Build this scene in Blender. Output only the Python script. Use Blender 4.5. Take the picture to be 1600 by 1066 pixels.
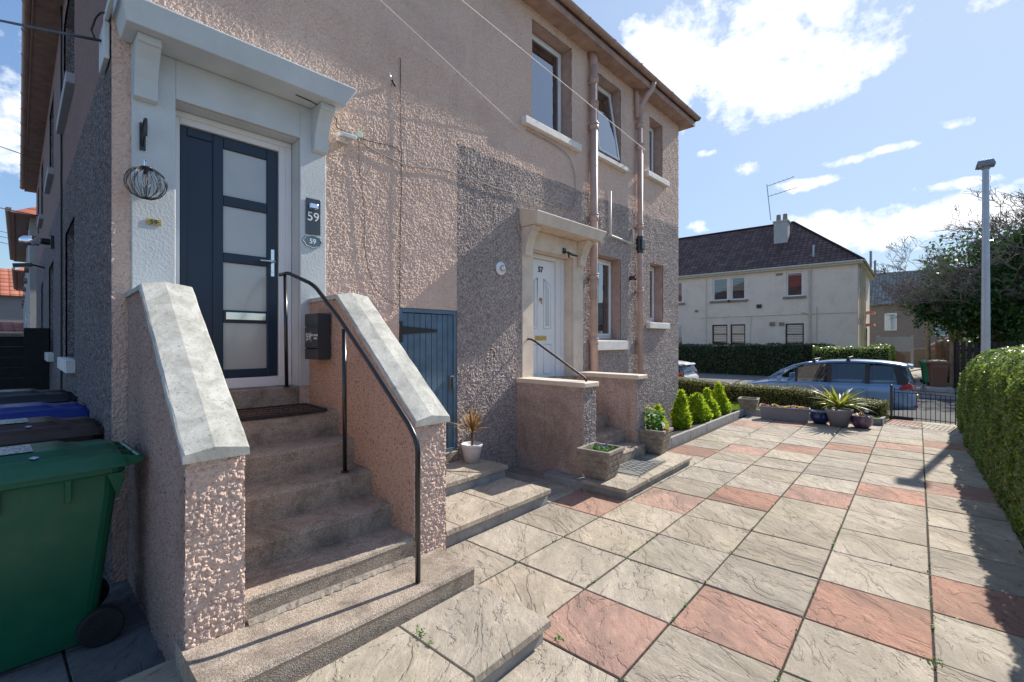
import bpy, math, random
import numpy as np
from mathutils import Vector, Matrix
R = math.radians
sc = bpy.context.scene
COL = sc.collection
for o in list(bpy.data.objects):
    bpy.data.objects.remove(o)

# ------------------------------------------------------------------ camera, sky, sun, exposure
YAW = 0.7188
cd = bpy.data.cameras.new("camera"); cam = bpy.data.objects.new("camera", cd); COL.objects.link(cam)
cam.location = (0, 0, 1.712); cam.rotation_euler = (R(90), 0, YAW)
cd.sensor_width = 36; cd.lens = 724.2 / 1600 * 36
cd.clip_start = 0.02; cd.clip_end = 3000
sc.camera = cam
SUN_AZ, SUN_EL = R(80.8), R(37.0)
sv = Vector((math.cos(SUN_AZ) * math.cos(SUN_EL), math.sin(SUN_AZ) * math.cos(SUN_EL), math.sin(SUN_EL)))
sd = bpy.data.lights.new("sun", 'SUN'); sd.energy = 4.1; sd.angle = R(0.5); sd.color = (1, 0.93, 0.82)
sun = bpy.data.objects.new("sun", sd); COL.objects.link(sun); sun.location = (0, 0, 30)
sun.rotation_euler = sv.to_track_quat('Z', 'Y').to_euler()
sc.view_settings.view_transform = 'Standard'; sc.view_settings.look = 'None'
sc.view_settings.exposure = 0.80; sc.view_settings.gamma = 1.0
sc.cycles.max_bounces = 8; sc.cycles.transparent_max_bounces = 12
sc.cycles.sample_clamp_indirect = 8

W = bpy.data.worlds.new("World"); sc.world = W; W.use_nodes = True
nt = W.node_tree; nt.nodes.clear()
def wn(t, **k):
    n = nt.nodes.new(t)
    for a, b in k.items(): setattr(n, a, b)
    return n
def wl(a, b): nt.links.new(a, b)
wo = wn('ShaderNodeOutputWorld'); bg = wn('ShaderNodeBackground'); wl(bg.outputs[0], wo.inputs[0])
sky = wn('ShaderNodeTexSky', sky_type='NISHITA', sun_disc=False)
sky.sun_elevation = SUN_EL; sky.sun_rotation = R(90) - SUN_AZ
sky.air_density = 1.0; sky.dust_density = 0.0; sky.ozone_density = 2.0
bg.inputs[1].default_value = 0.15
tc = wn('ShaderNodeTexCoord')
def wmath(op, a, b=None, c=None):
    n = wn('ShaderNodeMath', operation=op)
    for i, v in enumerate((a, b, c)):
        if v is None: continue
        if isinstance(v, (int, float)): n.inputs[i].default_value = v
        else: wl(v, n.inputs[i])
    return n.outputs[0]
def dirpx(px, py):
    r = (px - 800) / 724.2; u = -(py - 533) / 724.2; c, s = math.cos(YAW), math.sin(YAW)
    return Vector((r * c - s, r * s + c, u)).normalized()
wnz = wn('ShaderNodeTexNoise'); wnz.inputs['Scale'].default_value = 6.0; wnz.inputs['Detail'].default_value = 9; wnz.inputs['Roughness'].default_value = 0.62; wnz.inputs['Distortion'].default_value = 0.25
mp = wn('ShaderNodeMapping'); mp.inputs['Scale'].default_value = (1, 1, 1.9); wl(tc.outputs['Generated'], mp.inputs[0]); wl(mp.outputs[0], wnz.inputs['Vector'])
# cloud banks: direction in the sky, half-width and half-height in radians, strength
clouds = [((1170, 95), .21, .105, 1.0), ((1040, 75), .10, .06, .8), ((1290, 105), .10, .035, .7), ((1160, 265), .045, .018, .55), ((1255, 288), .06, .014, .6),
          ((1335, 362), .16, .045, .9), ((1560, 330), .12, .04, .8), ((1535, 8), .05, .025, .6), ((1345, 350), .05, .03, .5), ((5, 160), .12, .10, .72),
          ((1090, 355), .03, .02, .5), ((1320, 250), .09, .012, .4), ((1440, 335), .10, .02, .6), ((1500, 190), .05, .014, .5), ((1390, 232), .06, .01, .5), ((1100, 240), .03, .01, .4), ((1480, 290), .09, .012, .45), ((1185, 40), .12, .08, 1.0)]
acc = None
for (px, py), a, b, st in clouds:
    d = dirpx(px, py); e1 = Vector((0, 0, 1)).cross(d).normalized(); e2 = d.cross(e1)
    def dot(v):
        n = wn('ShaderNodeVectorMath', operation='DOT_PRODUCT'); wl(tc.outputs['Generated'], n.inputs[0]); n.inputs[1].default_value = v; return n.outputs['Value']
    x = wmath('MULTIPLY', dot(e1), 1 / a); y = wmath('MULTIPLY', dot(e2), 1 / b)
    q = wmath('ADD', wmath('MULTIPLY', x, x), wmath('MULTIPLY', y, y))
    f = wmath('SUBTRACT', st, q)
    front = wmath('GREATER_THAN', dot(d), 0.3)
    f = wmath('SUBTRACT', wmath('MULTIPLY', wmath('ADD', f, 3), front), 3)
    acc = f if acc is None else wmath('MAXIMUM', acc, f)
acc = wmath('MAXIMUM', acc, -1.2)
ramp = wn('ShaderNodeValToRGB'); ramp.color_ramp.elements[0].position = 0.0; ramp.color_ramp.elements[1].position = 0.85
ramp.color_ramp.elements[0].color = (0, 0, 0, 1); ramp.color_ramp.elements[1].color = (1, 1, 1, 1)
mixw = wn('ShaderNodeMix', data_type='RGBA'); # soft shoulder on the sky's brightness (thin veil near the sun rather than a burnt-out patch)
lum = wn('ShaderNodeVectorMath', operation='DOT_PRODUCT'); wl(sky.outputs[0], lum.inputs[0]); lum.inputs[1].default_value = (.2126, .7152, .0722)
sc_ = wmath('DIVIDE', 1.0, wmath('ADD', 1.0, wmath('MULTIPLY', lum.outputs['Value'], 0.20)))
vs_ = wn('ShaderNodeVectorMath', operation='SCALE'); wl(sky.outputs[0], vs_.inputs[0]); wl(sc_, vs_.inputs['Scale'])
tint = wn('ShaderNodeVectorMath', operation='MULTIPLY'); wl(vs_.outputs[0], tint.inputs[0]); tint.inputs[1].default_value = (.97, 1.0, 1.05)
# thin high haze paling the sky towards the sun
sdn = wn('ShaderNodeVectorMath', operation='DOT_PRODUCT'); wl(tc.outputs['Generated'], sdn.inputs[0]); sdn.inputs[1].default_value = sv
gf = wmath('POWER', wmath('MAXIMUM', wmath('MULTIPLY', wmath('ADD', sdn.outputs['Value'], 0.15), 0.87), 0.0), 3.2)
hzm = wn('ShaderNodeMix', data_type='RGBA'); wl(wmath('MULTIPLY', gf, 0.72), hzm.inputs[0]); wl(tint.outputs[0], hzm.inputs[6]); hzm.inputs[7].default_value = (2.65, 3.1, 3.7, 1)
fnz = wn('ShaderNodeTexNoise'); fnz.inputs['Scale'].default_value = 26; fnz.inputs['Detail'].default_value = 7; fnz.inputs['Roughness'].default_value = .6; wl(tc.outputs['Generated'], fnz.inputs['Vector'])
cl = wmath('ADD', wmath('ADD', acc, wmath('MULTIPLY', wmath('SUBTRACT', wnz.outputs[0], 0.5), 3.4)), wmath('MULTIPLY', wmath('SUBTRACT', fnz.outputs[0], 0.52), 2.6)); wl(cl, ramp.inputs[0])
wl(ramp.outputs[0], mixw.inputs[0]); wl(hzm.outputs[2], mixw.inputs[6]); mixw.inputs[7].default_value = (5.2, 5.3, 5.45, 1)
wl(mixw.outputs[2], bg.inputs[0])

# ------------------------------------------------------------------ helpers
HM = Matrix.Translation((-4.296, 0, 0)) @ Matrix.Rotation(R(-2.0), 4, 'Z')     # the house's own frame: x out of the front wall, y along it
def Hw(x, y, z=0): return HM @ Vector((x, y, z))

class MB:
    def __init__(s): s.v = []; s.f = []; s.m = []
    def add(s, vs, fs, m=0):
        b = len(s.v); s.v += [tuple(q) for q in vs]; s.f += [tuple(b + i for i in f) for f in fs]; s.m += [m] * len(fs); return s
    def box(s, x0, x1, y0, y1, z0, z1, m=0, M=None):
        vs = [(x, y, z) for z in (z0, z1) for y in (y0, y1) for x in (x0, x1)]
        if M: vs = [M @ Vector(q) for q in vs]
        return s.add(vs, [(0, 2, 3, 1), (4, 5, 7, 6), (0, 1, 5, 4), (1, 3, 7, 5), (3, 2, 6, 7), (2, 0, 4, 6)], m)
    def prism(s, poly, z0, z1, m=0):
        n = len(poly); vs = [(p[0], p[1], z0) for p in poly] + [(p[0], p[1], z1) for p in poly]
        return s.add(vs, [tuple(range(n - 1, -1, -1)), tuple(range(n, 2 * n))] + [(i, (i + 1) % n, n + (i + 1) % n, n + i) for i in range(n)], m)
    def loft(s, rings, m=0, close=True, caps=True):
        n = len(rings[0]); vs = [p for r in rings for p in r]; fs = []
        for i in range(len(rings) - 1):
            for j in range(n if close else n - 1):
                a = i * n + j; b = i * n + (j + 1) % n; fs.append((a, b, b + n, a + n))
        if caps: fs.append(tuple(range(n - 1, -1, -1))); k = (len(rings) - 1) * n; fs.append(tuple(range(k, k + n)))
        return s.add(vs, fs, m)
    def tube(s, pts, r, seg=8, m=0, caps=True):
        pts = [Vector(p) for p in pts]; rs = r if isinstance(r, (list, tuple)) else [r] * len(pts)
        rings = []; up = None
        for i, p in enumerate(pts):
            t = (pts[min(i + 1, len(pts) - 1)] - pts[max(i - 1, 0)]).normalized()
            if up is None: up = Vector((0, 0, 1)) if abs(t.z) < .9 else Vector((1, 0, 0))
            a = t.cross(up).normalized(); b = a.cross(t).normalized(); up = b
            rings.append([p + a * math.cos(k * 2 * math.pi / seg) * rs[i] + b * math.sin(k * 2 * math.pi / seg) * rs[i] for k in range(seg)])
        return s.loft(rings, m, True, caps)
    def lathe(s, prof, c=(0, 0, 0), seg=24, m=0, M=None):
        rings = []
        for r, z in prof:
            ring = [Vector((math.cos(k * 2 * math.pi / seg) * r, math.sin(k * 2 * math.pi / seg) * r, z)) for k in range(seg)]
            if M: ring = [M @ q for q in ring]
            rings.append([(q[0] + c[0], q[1] + c[1], q[2] + c[2]) for q in ring])
        return s.loft(rings, m, True, True)
    def build(s, name, mats, parent=None, smooth=False, bevel=0, loc=None, M=None, seg=2, **tags):
        me = bpy.data.meshes.new(name); me.from_pydata(s.v, [], s.f); me.update()
        if not isinstance(mats, (list, tuple)): mats = [mats]
        for k in mats: me.materials.append(k)
        me.polygons.foreach_set('material_index', s.m)
        if smooth: me.polygons.foreach_set('use_smooth', [True] * len(me.polygons)); 
        o = bpy.data.objects.new(name, me); COL.objects.link(o)
        if parent: o.parent = parent
        if M is not None: o.matrix_local = M
        if loc is not None: o.location = loc
        if bevel:
            b = o.modifiers.new('bevel', 'BEVEL'); b.width = bevel; b.segments = seg; b.limit_method = 'ANGLE'; b.angle_limit = R(40)
        for a, b in tags.items(): o[a] = b
        return o

def np_mesh(name, V, F, mats, parent=None, mi=None, smooth=False, M=None, loc=None, **tags):
    """V: Nx3, F: MxK (all faces K corners)"""
    me = bpy.data.meshes.new(name); V = np.asarray(V, np.float32); F = np.asarray(F, np.int32)
    me.vertices.add(len(V)); me.vertices.foreach_set('co', V.ravel())
    k = F.shape[1]; me.loops.add(F.size); me.loops.foreach_set('vertex_index', F.ravel())
    me.polygons.add(len(F)); me.polygons.foreach_set('loop_start', np.arange(0, F.size, k, dtype=np.int32)); me.polygons.foreach_set('loop_total', np.full(len(F), k, np.int32))
    if mi is not None: me.polygons.foreach_set('material_index', np.asarray(mi, np.int32))
    me.polygons.foreach_set('use_smooth', np.full(len(F), smooth, bool))
    me.update(calc_edges=True); me.validate()
    if not isinstance(mats, (list, tuple)): mats = [mats]
    for q in mats: me.materials.append(q)
    o = bpy.data.objects.new(name, me); COL.objects.link(o)
    if parent: o.parent = parent
    if M is not None: o.matrix_local = M
    if loc is not None: o.location = loc
    for a, b in tags.items(): o[a] = b
    return o

def thing(name, label, cat, loc=(0, 0, 0), rz=0, group=None, M=None):
    o = bpy.data.objects.new(name, None); COL.objects.link(o); o.empty_display_size = .1
    if M is not None: o.matrix_world = M
    else: o.location = loc; o.rotation_euler = (0, 0, rz)
    o['label'] = label; o['category'] = cat
    if group: o['group'] = group
    return o
def hthing(name, label, cat, x=0, y=0, z=0, rz=0, group=None):
    return thing(name, label, cat, M=HM @ Matrix.Translation((x, y, z)) @ Matrix.Rotation(rz, 4, 'Z'), group=group)
def tag(o, label, cat, group=None):
    o['label'] = label; o['category'] = cat
    if group: o['group'] = group
    return o
def copy_tree(o, parent=None):
    c = o.copy(); COL.objects.link(c)
    if parent: c.parent = parent
    for ch in list(o.children): copy_tree(ch, c)
    return c
_F = {}
def text_mesh(name, txt, size, mat, parent, M, ext=.001, bold=False):
    cu = bpy.data.curves.new(name, 'FONT'); cu.body = txt; cu.size = size; cu.extrude = ext; cu.align_x = 'CENTER'; cu.align_y = 'CENTER'
    if bold: cu.offset = size * .02
    t = bpy.data.objects.new(name, cu); COL.objects.link(t)
    dg = bpy.context.evaluated_depsgraph_get(); me = bpy.data.meshes.new_from_object(t.evaluated_get(dg))
    bpy.data.objects.remove(t); me.name = name; me.materials.clear(); me.materials.append(mat)
    o = bpy.data.objects.new(name, me); COL.objects.link(o); o.parent = parent; o.matrix_local = M
    return o
# text facing out of the front wall (+x of the house frame), reading along +y
TX = Matrix(((0, 0, 1, 0), (1, 0, 0, 0), (0, 1, 0, 0), (0, 0, 0, 1)))
def TXat(x, y, z): return Matrix.Translation((x, y, z)) @ TX

# ------------------------------------------------------------------ numpy noise
def _h(ix, iy, seed):
    n = (ix.astype(np.int64) * 374761393 + iy.astype(np.int64) * 668265263 + seed * 974634777) & 0xffffffff
    n = ((n ^ (n >> 13)) * 1274126177) & 0xffffffff
    n = (n ^ (n >> 16)) & 0xffffffff
    return n / 4294967295.0
def vn(u, v, sc_, seed=0):
    u = u / sc_; v = v / sc_; iu = np.floor(u); iv = np.floor(v); fu = u - iu; fv = v - iv
    fu = fu * fu * (3 - 2 * fu); fv = fv * fv * (3 - 2 * fv)
    a = _h(iu, iv, seed); b = _h(iu + 1, iv, seed); c = _h(iu, iv + 1, seed); d = _h(iu + 1, iv + 1, seed)
    return (a * (1 - fu) + b * fu) * (1 - fv) + (c * (1 - fu) + d * fu) * fv
def ss(a, b, x): t = np.clip((x - a) / (b - a), 0, 1); return t * t * (3 - 2 * t)
def harl(u, v, s=.022, amp=.007, seed=3):
    """thrown pebbles: rounded lumps of random size and height on a wavy coat"""
    u2 = u + .5 * s * (vn(u, v, s * .45, seed + 5) - .5) + .4 * s * (vn(u, v, s * 1.3, seed + 15) - .5); v2 = v + .5 * s * (vn(u + 3, v, s * .45, seed + 6) - .5) + .4 * s * (vn(u, v + 5, s * 1.3, seed + 16) - .5)
    a = u2 / s; b = v2 / s; iu = np.floor(a); iv = np.floor(b); best = np.zeros(u.shape)
    for du in (-1, 0, 1):
        for dv in (-1, 0, 1):
            cu = iu + du; cv = iv + dv; px = cu + .15 + .7 * _h(cu, cv, seed); py = cv + .15 + .7 * _h(cu, cv, seed + 7)
            rr = .45 + .42 * _h(cu, cv, seed + 8); hh = .35 + .65 * _h(cu, cv, seed + 9)
            best = np.maximum(best, hh * np.sqrt(np.clip(1 - ((a - px) ** 2 + (b - py) ** 2) / rr ** 2, 0, 1)))
    return amp * (best - .45) + amp * .5 * (vn(u, v, s * .4, seed + 4) - .5) + amp * .25 * (vn(u, v, s * .2, seed + 14) - .5) + amp * .5 * (vn(u, v, s * 6, seed + 2) - .5)
def axis(lo, hi, step, br=()):
    pts = sorted(set([lo, hi] + [b for b in br if lo < b < hi])); out = [lo]
    for a, b in zip(pts[:-1], pts[1:]):
        n = max(1, int(round((b - a) / step))); out += list(a + (b - a) * np.arange(1, n + 1) / n)
    return np.array(out)
def harl_panel(u0, u1, v0, v1, step, holes, P, fn, keep=None):
    """grid over (u,v) with rectangular holes; P(U,V,D)->xyz. returns V,F"""
    U = axis(u0, u1, step, [h[0] for h in holes] + [h[1] for h in holes]); Vv = axis(v0, v1, step, [h[2] for h in holes] + [h[3] for h in holes])
    UU, VV = np.meshgrid(U, Vv, indexing='ij'); D = fn(UU, VV); XYZ = P(UU, VV, D)
    nu, nv = len(U), len(Vv); idx = np.arange(nu * nv).reshape(nu, nv)
    cu = (UU[:-1, :-1] + UU[1:, 1:]) / 2; cv = (VV[:-1, :-1] + VV[1:, 1:]) / 2; k = np.ones(cu.shape, bool)
    for a, b, c, d in holes: k &= ~((cu > a) & (cu < b) & (cv > c) & (cv < d))
    if keep is not None: k &= keep(cu, cv)
    F = np.stack([idx[:-1, :-1], idx[1:, :-1], idx[1:, 1:], idx[:-1, 1:]], -1)[k]
    used = np.unique(F); rm = np.full(nu * nv, -1); rm[used] = np.arange(len(used))
    return np.stack([c.ravel() for c in XYZ], -1)[used], rm[F], np.stack([cu[k], cv[k]], -1)
def join(parts):
    Vs, Fs, b = [], [], 0
    for V, F in parts: Vs.append(V); Fs.append(F + b); b += len(V)
    return np.concatenate(Vs), np.concatenate(Fs)

# ------------------------------------------------------------------ materials
def newmat(name):
    m = bpy.data.materials.new(name); m.use_nodes = True; t = m.node_tree; return m, t, t.nodes['Principled BSDF']
class NB:
    def __init__(s, t): s.t = t
    def n(s, ty, **k):
        q = s.t.nodes.new(ty)
        for a, b in k.items():
            if a.startswith('i_'): q.inputs[a[2:].replace('_', ' ')].default_value = b
            else: setattr(q, a, b)
        return q
    def l(s, a, b): s.t.links.new(a, b)
    def co(s, kind='Object', scale=None, rot=None):
        c = s.n('ShaderNodeTexCoord').outputs[kind]
        if scale is not None or rot is not None:
            m = s.n('ShaderNodeMapping')
            if scale is not None: m.inputs['Scale'].default_value = scale if hasattr(scale, '__len__') else (scale,) * 3
            if rot: m.inputs['Rotation'].default_value = rot
            s.l(c, m.inputs[0]); c = m.outputs[0]
        return c
    def noise(s, v, scale, det=4, rough=.55, dist=0):
        q = s.n('ShaderNodeTexNoise'); q.inputs['Scale'].default_value = scale; q.inputs['Detail'].default_value = det; q.inputs['Roughness'].default_value = rough; q.inputs['Distortion'].default_value = dist
        if v is not None: s.l(v, q.inputs['Vector'])
        return q.outputs[0]
    def vor(s, v, scale, feat='F1', out='Distance'):
        q = s.n('ShaderNodeTexVoronoi', feature=feat); q.inputs['Scale'].default_value = scale
        if v is not None: s.l(v, q.inputs['Vector'])
        return q.outputs[out]
    def ramp(s, v, stops):
        q = s.n('ShaderNodeValToRGB'); e = q.color_ramp.elements
        while len(e) < len(stops): e.new(.5)
        for k, (p, c) in zip(e, stops): k.position = p; k.color = (c if hasattr(c, '__len__') else (c, c, c)) + ((1,) if len(c if hasattr(c, '__len__') else (c, c, c)) == 3 else ())
        s.l(v, q.inputs[0]); return q.outputs[0]
    def mix(s, f, a, b, mode='MIX'):
        q = s.n('ShaderNodeMix', data_type='RGBA', blend_type=mode)
        for i, v in ((0, f), (6, a), (7, b)):
            if isinstance(v, (int, float)): q.inputs[i].default_value = v
            elif hasattr(v, '__len__'): q.inputs[i].default_value = tuple(v) + ((1,) if len(v) == 3 else ())
            else: s.l(v, q.inputs[i])
        return q.outputs[2]
    def math(s, op, a, b=0.0):
        q = s.n('ShaderNodeMath', operation=op)
        for i, v in ((0, a), (1, b)):
            if isinstance(v, (int, float)): q.inputs[i].default_value = v
            else: s.l(v, q.inputs[i])
        return q.outputs[0]
    def bump(s, h, strength, dist=.01, nrm=None):
        q = s.n('ShaderNodeBump'); q.inputs['Strength'].default_value = strength; q.inputs['Distance'].default_value = dist; s.l(h, q.inputs['Height'])
        if nrm is not None: s.l(nrm, q.inputs['Normal'])
        return q.outputs[0]
def setp(b, **k):
    names = dict(rough='Roughness', metal='Metallic', spec='Specular IOR Level', coat='Coat Weight', trans='Transmission Weight', ior='IOR', alpha='Alpha')
    for a, v in k.items(): b.inputs[names[a]].default_value = v

def m_basic(name, col, rough=.6, var=.12, scale=6, bump=.0, bscale=80, metal=0, coat=0, spec=.5, dirt_or_shade=None, dirt_or_shade_amt=.5, bdist=.004):
    m, t, b = newmat(name); N = NB(t); c = N.co()
    n1 = N.noise(c, scale, 5, .6); dark = tuple(q * (1 - var * 1.6) for q in col); lite = tuple(min(1, q * (1 + var)) for q in col)
    cc = N.mix(N.ramp(n1, [(.3, 0.0), (.7, 1.0)]), dark, lite)
    if dirt_or_shade:
        n2 = N.noise(c, scale * .45 + .8, 6, .7, .6); cc = N.mix(N.math('MULTIPLY', N.ramp(n2, [(.5, 0.0), (.68, 1.0)]), dirt_or_shade_amt), cc, dirt_or_shade)
    N.l(cc, b.inputs['Base Color']); setp(b, rough=rough, metal=metal, coat=coat, spec=spec)
    if bump: N.l(N.bump(N.noise(c, bscale, 4, .6), bump, bdist), b.inputs['Normal'])
    return m

def m_harl(name, base, chips, spot=.25, b1=.9, s1=70, paint_bump=.006, pits=.0, dirtcol=(.18, .16, .15), dirt_or_shade=.35):
    """roughcast: coarse aggregate thrown on, painted or bare"""
    m, t, b = newmat(name); N = NB(t); c = N.co()
    v = N.n('ShaderNodeTexVoronoi'); v.inputs['Scale'].default_value = s1; N.l(c, v.inputs['Vector'])
    sep = N.n('ShaderNodeSeparateColor'); N.l(v.outputs['Color'], sep.inputs[0])
    cc = N.mix(N.ramp(sep.outputs[0], [(k / max(1, len(chips) - 1) * .9 + .05, q) for k, q in enumerate(chips)]), base, base)
    chipc = N.ramp(sep.outputs[0], [(.05 + .9 * k / max(1, len(chips) - 1), q) for k, q in enumerate(chips)])
    cc = N.mix(spot, base, chipc)
    big = N.noise(c, 1.1, 6, .65, .5)
    cc = N.mix(N.math('MULTIPLY', N.ramp(big, [(.48, 0.0), (.75, 1.0)]), dirt_or_shade), cc, dirtcol)
    # streaks running down
    cs = N.co('Object', (5, 5, .6)); st = N.noise(cs, 2.2, 5, .6)
    cc = N.mix(N.math('MULTIPLY', N.ramp(st, [(.55, 0.0), (.75, 1.0)]), dirt_or_shade * .6), cc, dirtcol)
    if pits: cc = N.mix(N.math('MULTIPLY', N.ramp(N.noise(c, 55, 4, .7), [(.555, 0.0), (.63, 1.0)]), pits), cc, tuple(q * .25 for q in base))
    N.l(cc, b.inputs['Base Color']); setp(b, rough=.97, spec=.06)
    h = N.math('ADD', N.math('MULTIPLY', N.math('SUBTRACT', 1.0, v.outputs['Distance']), .6), N.math('ADD', N.noise(c, s1 * 1.6, 3, .6), N.math('MULTIPLY', N.noise(c, 330, 3, .7), .55)))
    N.l(N.bump(h, b1, paint_bump), b.inputs['Normal'])
    return m
M = {}
M['pink'] = m_harl('pink_roughcast', (.71, .53, .44), [(.79, .63, .54), (.60, .44, .36), (.75, .59, .50)], .5, .55, 95, .006, dirtcol=(.40, .29, .26), dirt_or_shade=.35)
M['pinkfar'] = m_harl('pink_roughcast_upper', (.66, .49, .435), [(.76, .60, .54), (.52, .39, .34), (.72, .56, .51)], .55, .7, 70, .010, dirtcol=(.36, .28, .26), dirt_or_shade=.35)
M['pinkpit'] = m_harl('pitted_pink_roughcast', (.52, .38, .34), [(.58, .44, .40), (.40, .28, .25), (.55, .42, .38)], .6, 1.0, 75, .012, .75, dirtcol=(.28, .20, .18), dirt_or_shade=.6)
M['greyh'] = m_harl('grey_harling', (.51, .42, .385), [(.25, .20, .19), (.57, .48, .44), (.38, .30, .28), (.80, .72, .67), (.47, .38, .35)], .85, 1.0, 62, .016, dirtcol=(.20, .18, .17), dirt_or_shade=.35)
M['gable'] = m_harl('gable_harling', (.27, .25, .26), [(.10, .09, .10), (.36, .33, .34), (.2, .17, .17), (.5, .48, .5)], .85, 1.0, 62, .02, dirtcol=(.14, .12, .13), dirt_or_shade=.3)
M['gablepink'] = m_harl('gable_pink_roughcast', (.40, .29, .275), [(.46, .34, .32), (.33, .24, .23)], .5, .9, 62, .018, dirtcol=(.30, .22, .2), dirt_or_shade=.3)
M['salmon'] = m_harl('salmon_roughcast', (.70, .47, .36), [(.76, .54, .43), (.56, .35, .26), (.72, .50, .39), (.75, .53, .42)], .55, 1.0, 75, .012, .8, dirtcol=(.22, .14, .10), dirt_or_shade=.35)
M['cheek57'] = m_harl('weathered_roughcast', (.70, .53, .45), [(.78, .61, .53), (.48, .35, .29), (.70, .54, .46)], .7, 1.0, 70, .014, .7, dirtcol=(.12, .09, .08), dirt_or_shade=.75)
M['whiter'] = m_basic('white_painted_render', (.58, .62, .64), .8, .06, 3, .5, 55, bdist=.006)
M['cream'] = m_basic('cream_painted_stone', (.72, .61, .50), .7, .08, 4, .35, 60, dirt_or_shade=(.34, .26, .20), dirt_or_shade_amt=.35)
M['upvc'] = m_basic('white_upvc', (.80, .80, .81), .3, .02, 3)
M['reveal'] = m_basic('painted_reveal', (.47, .33, .28), .85, .12, 8, .5, 90)
M['soffit'] = m_basic('painted_soffit', (.42, .28, .22), .7, .15, 5, .4, 30, dirt_or_shade=(.22, .14, .11), dirt_or_shade_amt=.6)
M['gutter'] = m_basic('brown_gutter_plastic', (.40, .26, .21), .45, .12, 5, .1, 30, dirt_or_shade=(.2, .13, .11), dirt_or_shade_amt=.5)
M['pipe'] = m_basic('painted_pipe', (.52, .37, .32), .5, .1, 4, .12, 30, dirt_or_shade=(.25, .17, .14), dirt_or_shade_amt=.4)
M['pipew'] = m_basic('white_pipe', (.66, .64, .62), .5, .08, 4)
M['sill'] = m_basic('white_painted_sill', (.76, .73, .70), .7, .08, 5, .3, 40, dirt_or_shade=(.45, .38, .34), dirt_or_shade_amt=.35)
M['gsill'] = m_basic('grey_sill', (.40, .42, .45), .7, .08, 5, .3, 40)
M['navy'] = m_basic('navy_door_skin', (.010, .026, .052), .38, .10, 2.5, .06, 140)
M['navyp'] = m_basic('navy_door_panel', (.012, .027, .056), .42, .10, 2.5, .1, 160)
M['cellar'] = m_basic('blue_grey_wood_paint', (.10, .175, .245), .6, .14, 7, .2, 30, dirt_or_shade=(.06, .11, .16), dirt_or_shade_amt=.5)
m, t, b = newmat('pale_coping_stone'); N = NB(t); c = N.co()
n1 = N.noise(c, 7, 8, .7, .6); cc = N.mix(N.ramp(n1, [(.36, 0.0), (.62, 1.0)]), (.34, .34, .31), (.55, .54, .50))
pit = N.ramp(N.noise(c, 62, 6, .75), [(.58, 0.0), (.64, 1.0)]); cc = N.mix(N.math('MULTIPLY', pit, .55), cc, (.17, .17, .15))
cc = N.mix(N.math('MULTIPLY', N.ramp(N.noise(c, 2.1, 6, .7), [(.52, 0.0), (.66, 1.0)]), .45), cc, (.30, .31, .27))
N.l(cc, b.inputs['Base Color']); setp(b, rough=.93, spec=.15)
N.l(N.bump(N.math('SUBTRACT', N.math('MULTIPLY', N.noise(c, 120, 4, .6), .35), pit), .5, .003), b.inputs['Normal']); M['cope'] = m
M['black'] = m_basic('black_painted_metal', (.012, .012, .016), .28, .1, 20, .05, 60, coat=.3)
M['blackm'] = m_basic('black_matt', (.02, .02, .022), .5, .1, 20)
M['anth'] = m_basic('anthracite_metal', (.035, .040, .048), .42, .06, 10)
M['chrome'] = m_basic('chrome', (.75, .75, .77), .15, .03, 10, metal=1)
M['brass'] = m_basic('brass', (.62, .42, .13), .3, .12, 20, metal=1)
M['brassd'] = m_basic('dull_brass_plate', (.45, .33, .12), .45, .12, 40, metal=.7)
M['white'] = m_basic('white_lettering', (.82, .84, .86), .5, .01)
M['letter_dark'] = m_basic('dark_lettering', (.02, .02, .02), .5, .01)
M['slate_plate'] = m_basic('grey_acrylic_plate', (.05, .065, .08), .18, .05, 10)
M['oval'] = m_basic('blue_grey_enamel', (.10, .16, .21), .25, .1, 15)
M['path'] = m_basic('pale_concrete_path', (.34, .31, .27), .9, .15, 1.5, .4, 20, dirt_or_shade=(.16, .15, .13), dirt_or_shade_amt=.6)  # dark blotches paint broken shadow into the path's colour
M['soil'] = m_basic('dark_soil', (.035, .026, .020), .95, .3, 25, 1, 40, bdist=.02)
M['rubber'] = m_basic('black_rubber', (.018, .018, .02), .8, .15, 12, .3, 60)
M['mat'] = m_basic('rubber_ring_mat', (.025, .022, .024), .75, .2, 12, .2, 60)
M['coir'] = m_basic('brown_leaf_litter', (.20, .11, .06), .95, .4, 45, .8, 60)
M['greym'] = m_basic('grey_ribbed_mat', (.17, .18, .18), .85, .15, 20, .4, 60)
M['potw'] = m_basic('white_plastic_pot', (.62, .60, .62), .5, .06, 5, dirt_or_shade=(.45, .4, .36), dirt_or_shade_amt=.4)
M['potg'] = m_basic('grey_plastic_trough', (.27, .25, .28), .55, .08, 5, dirt_or_shade=(.2, .18, .18), dirt_or_shade_amt=.4)
M['potblue'] = m_basic('blue_glazed_pot', (.012, .03, .13), .12, .2, 8, coat=.6)
M['potpurp'] = m_basic('purple_glazed_pot', (.12, .07, .13), .2, .35, 9, coat=.4, dirt_or_shade=(.30, .24, .24), dirt_or_shade_amt=.5)
M['stonepot'] = m_basic('weathered_concrete_planter', (.30, .26, .22), .92, .2, 9, .9, 50, dirt_or_shade=(.13, .11, .08), dirt_or_shade_amt=.6, bdist=.008)
M['kerb'] = m_basic('concrete_edging', (.33, .33, .33), .9, .15, 8, .6, 60, dirt_or_shade=(.16, .16, .15), dirt_or_shade_amt=.5)
M['galv'] = m_basic('galvanised_steel', (.42, .45, .50), .42, .08, 3, metal=.65)
M['lamp_head'] = m_basic('grey_lamp_housing', (.22, .25, .30), .5, .1, 6)
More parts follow.
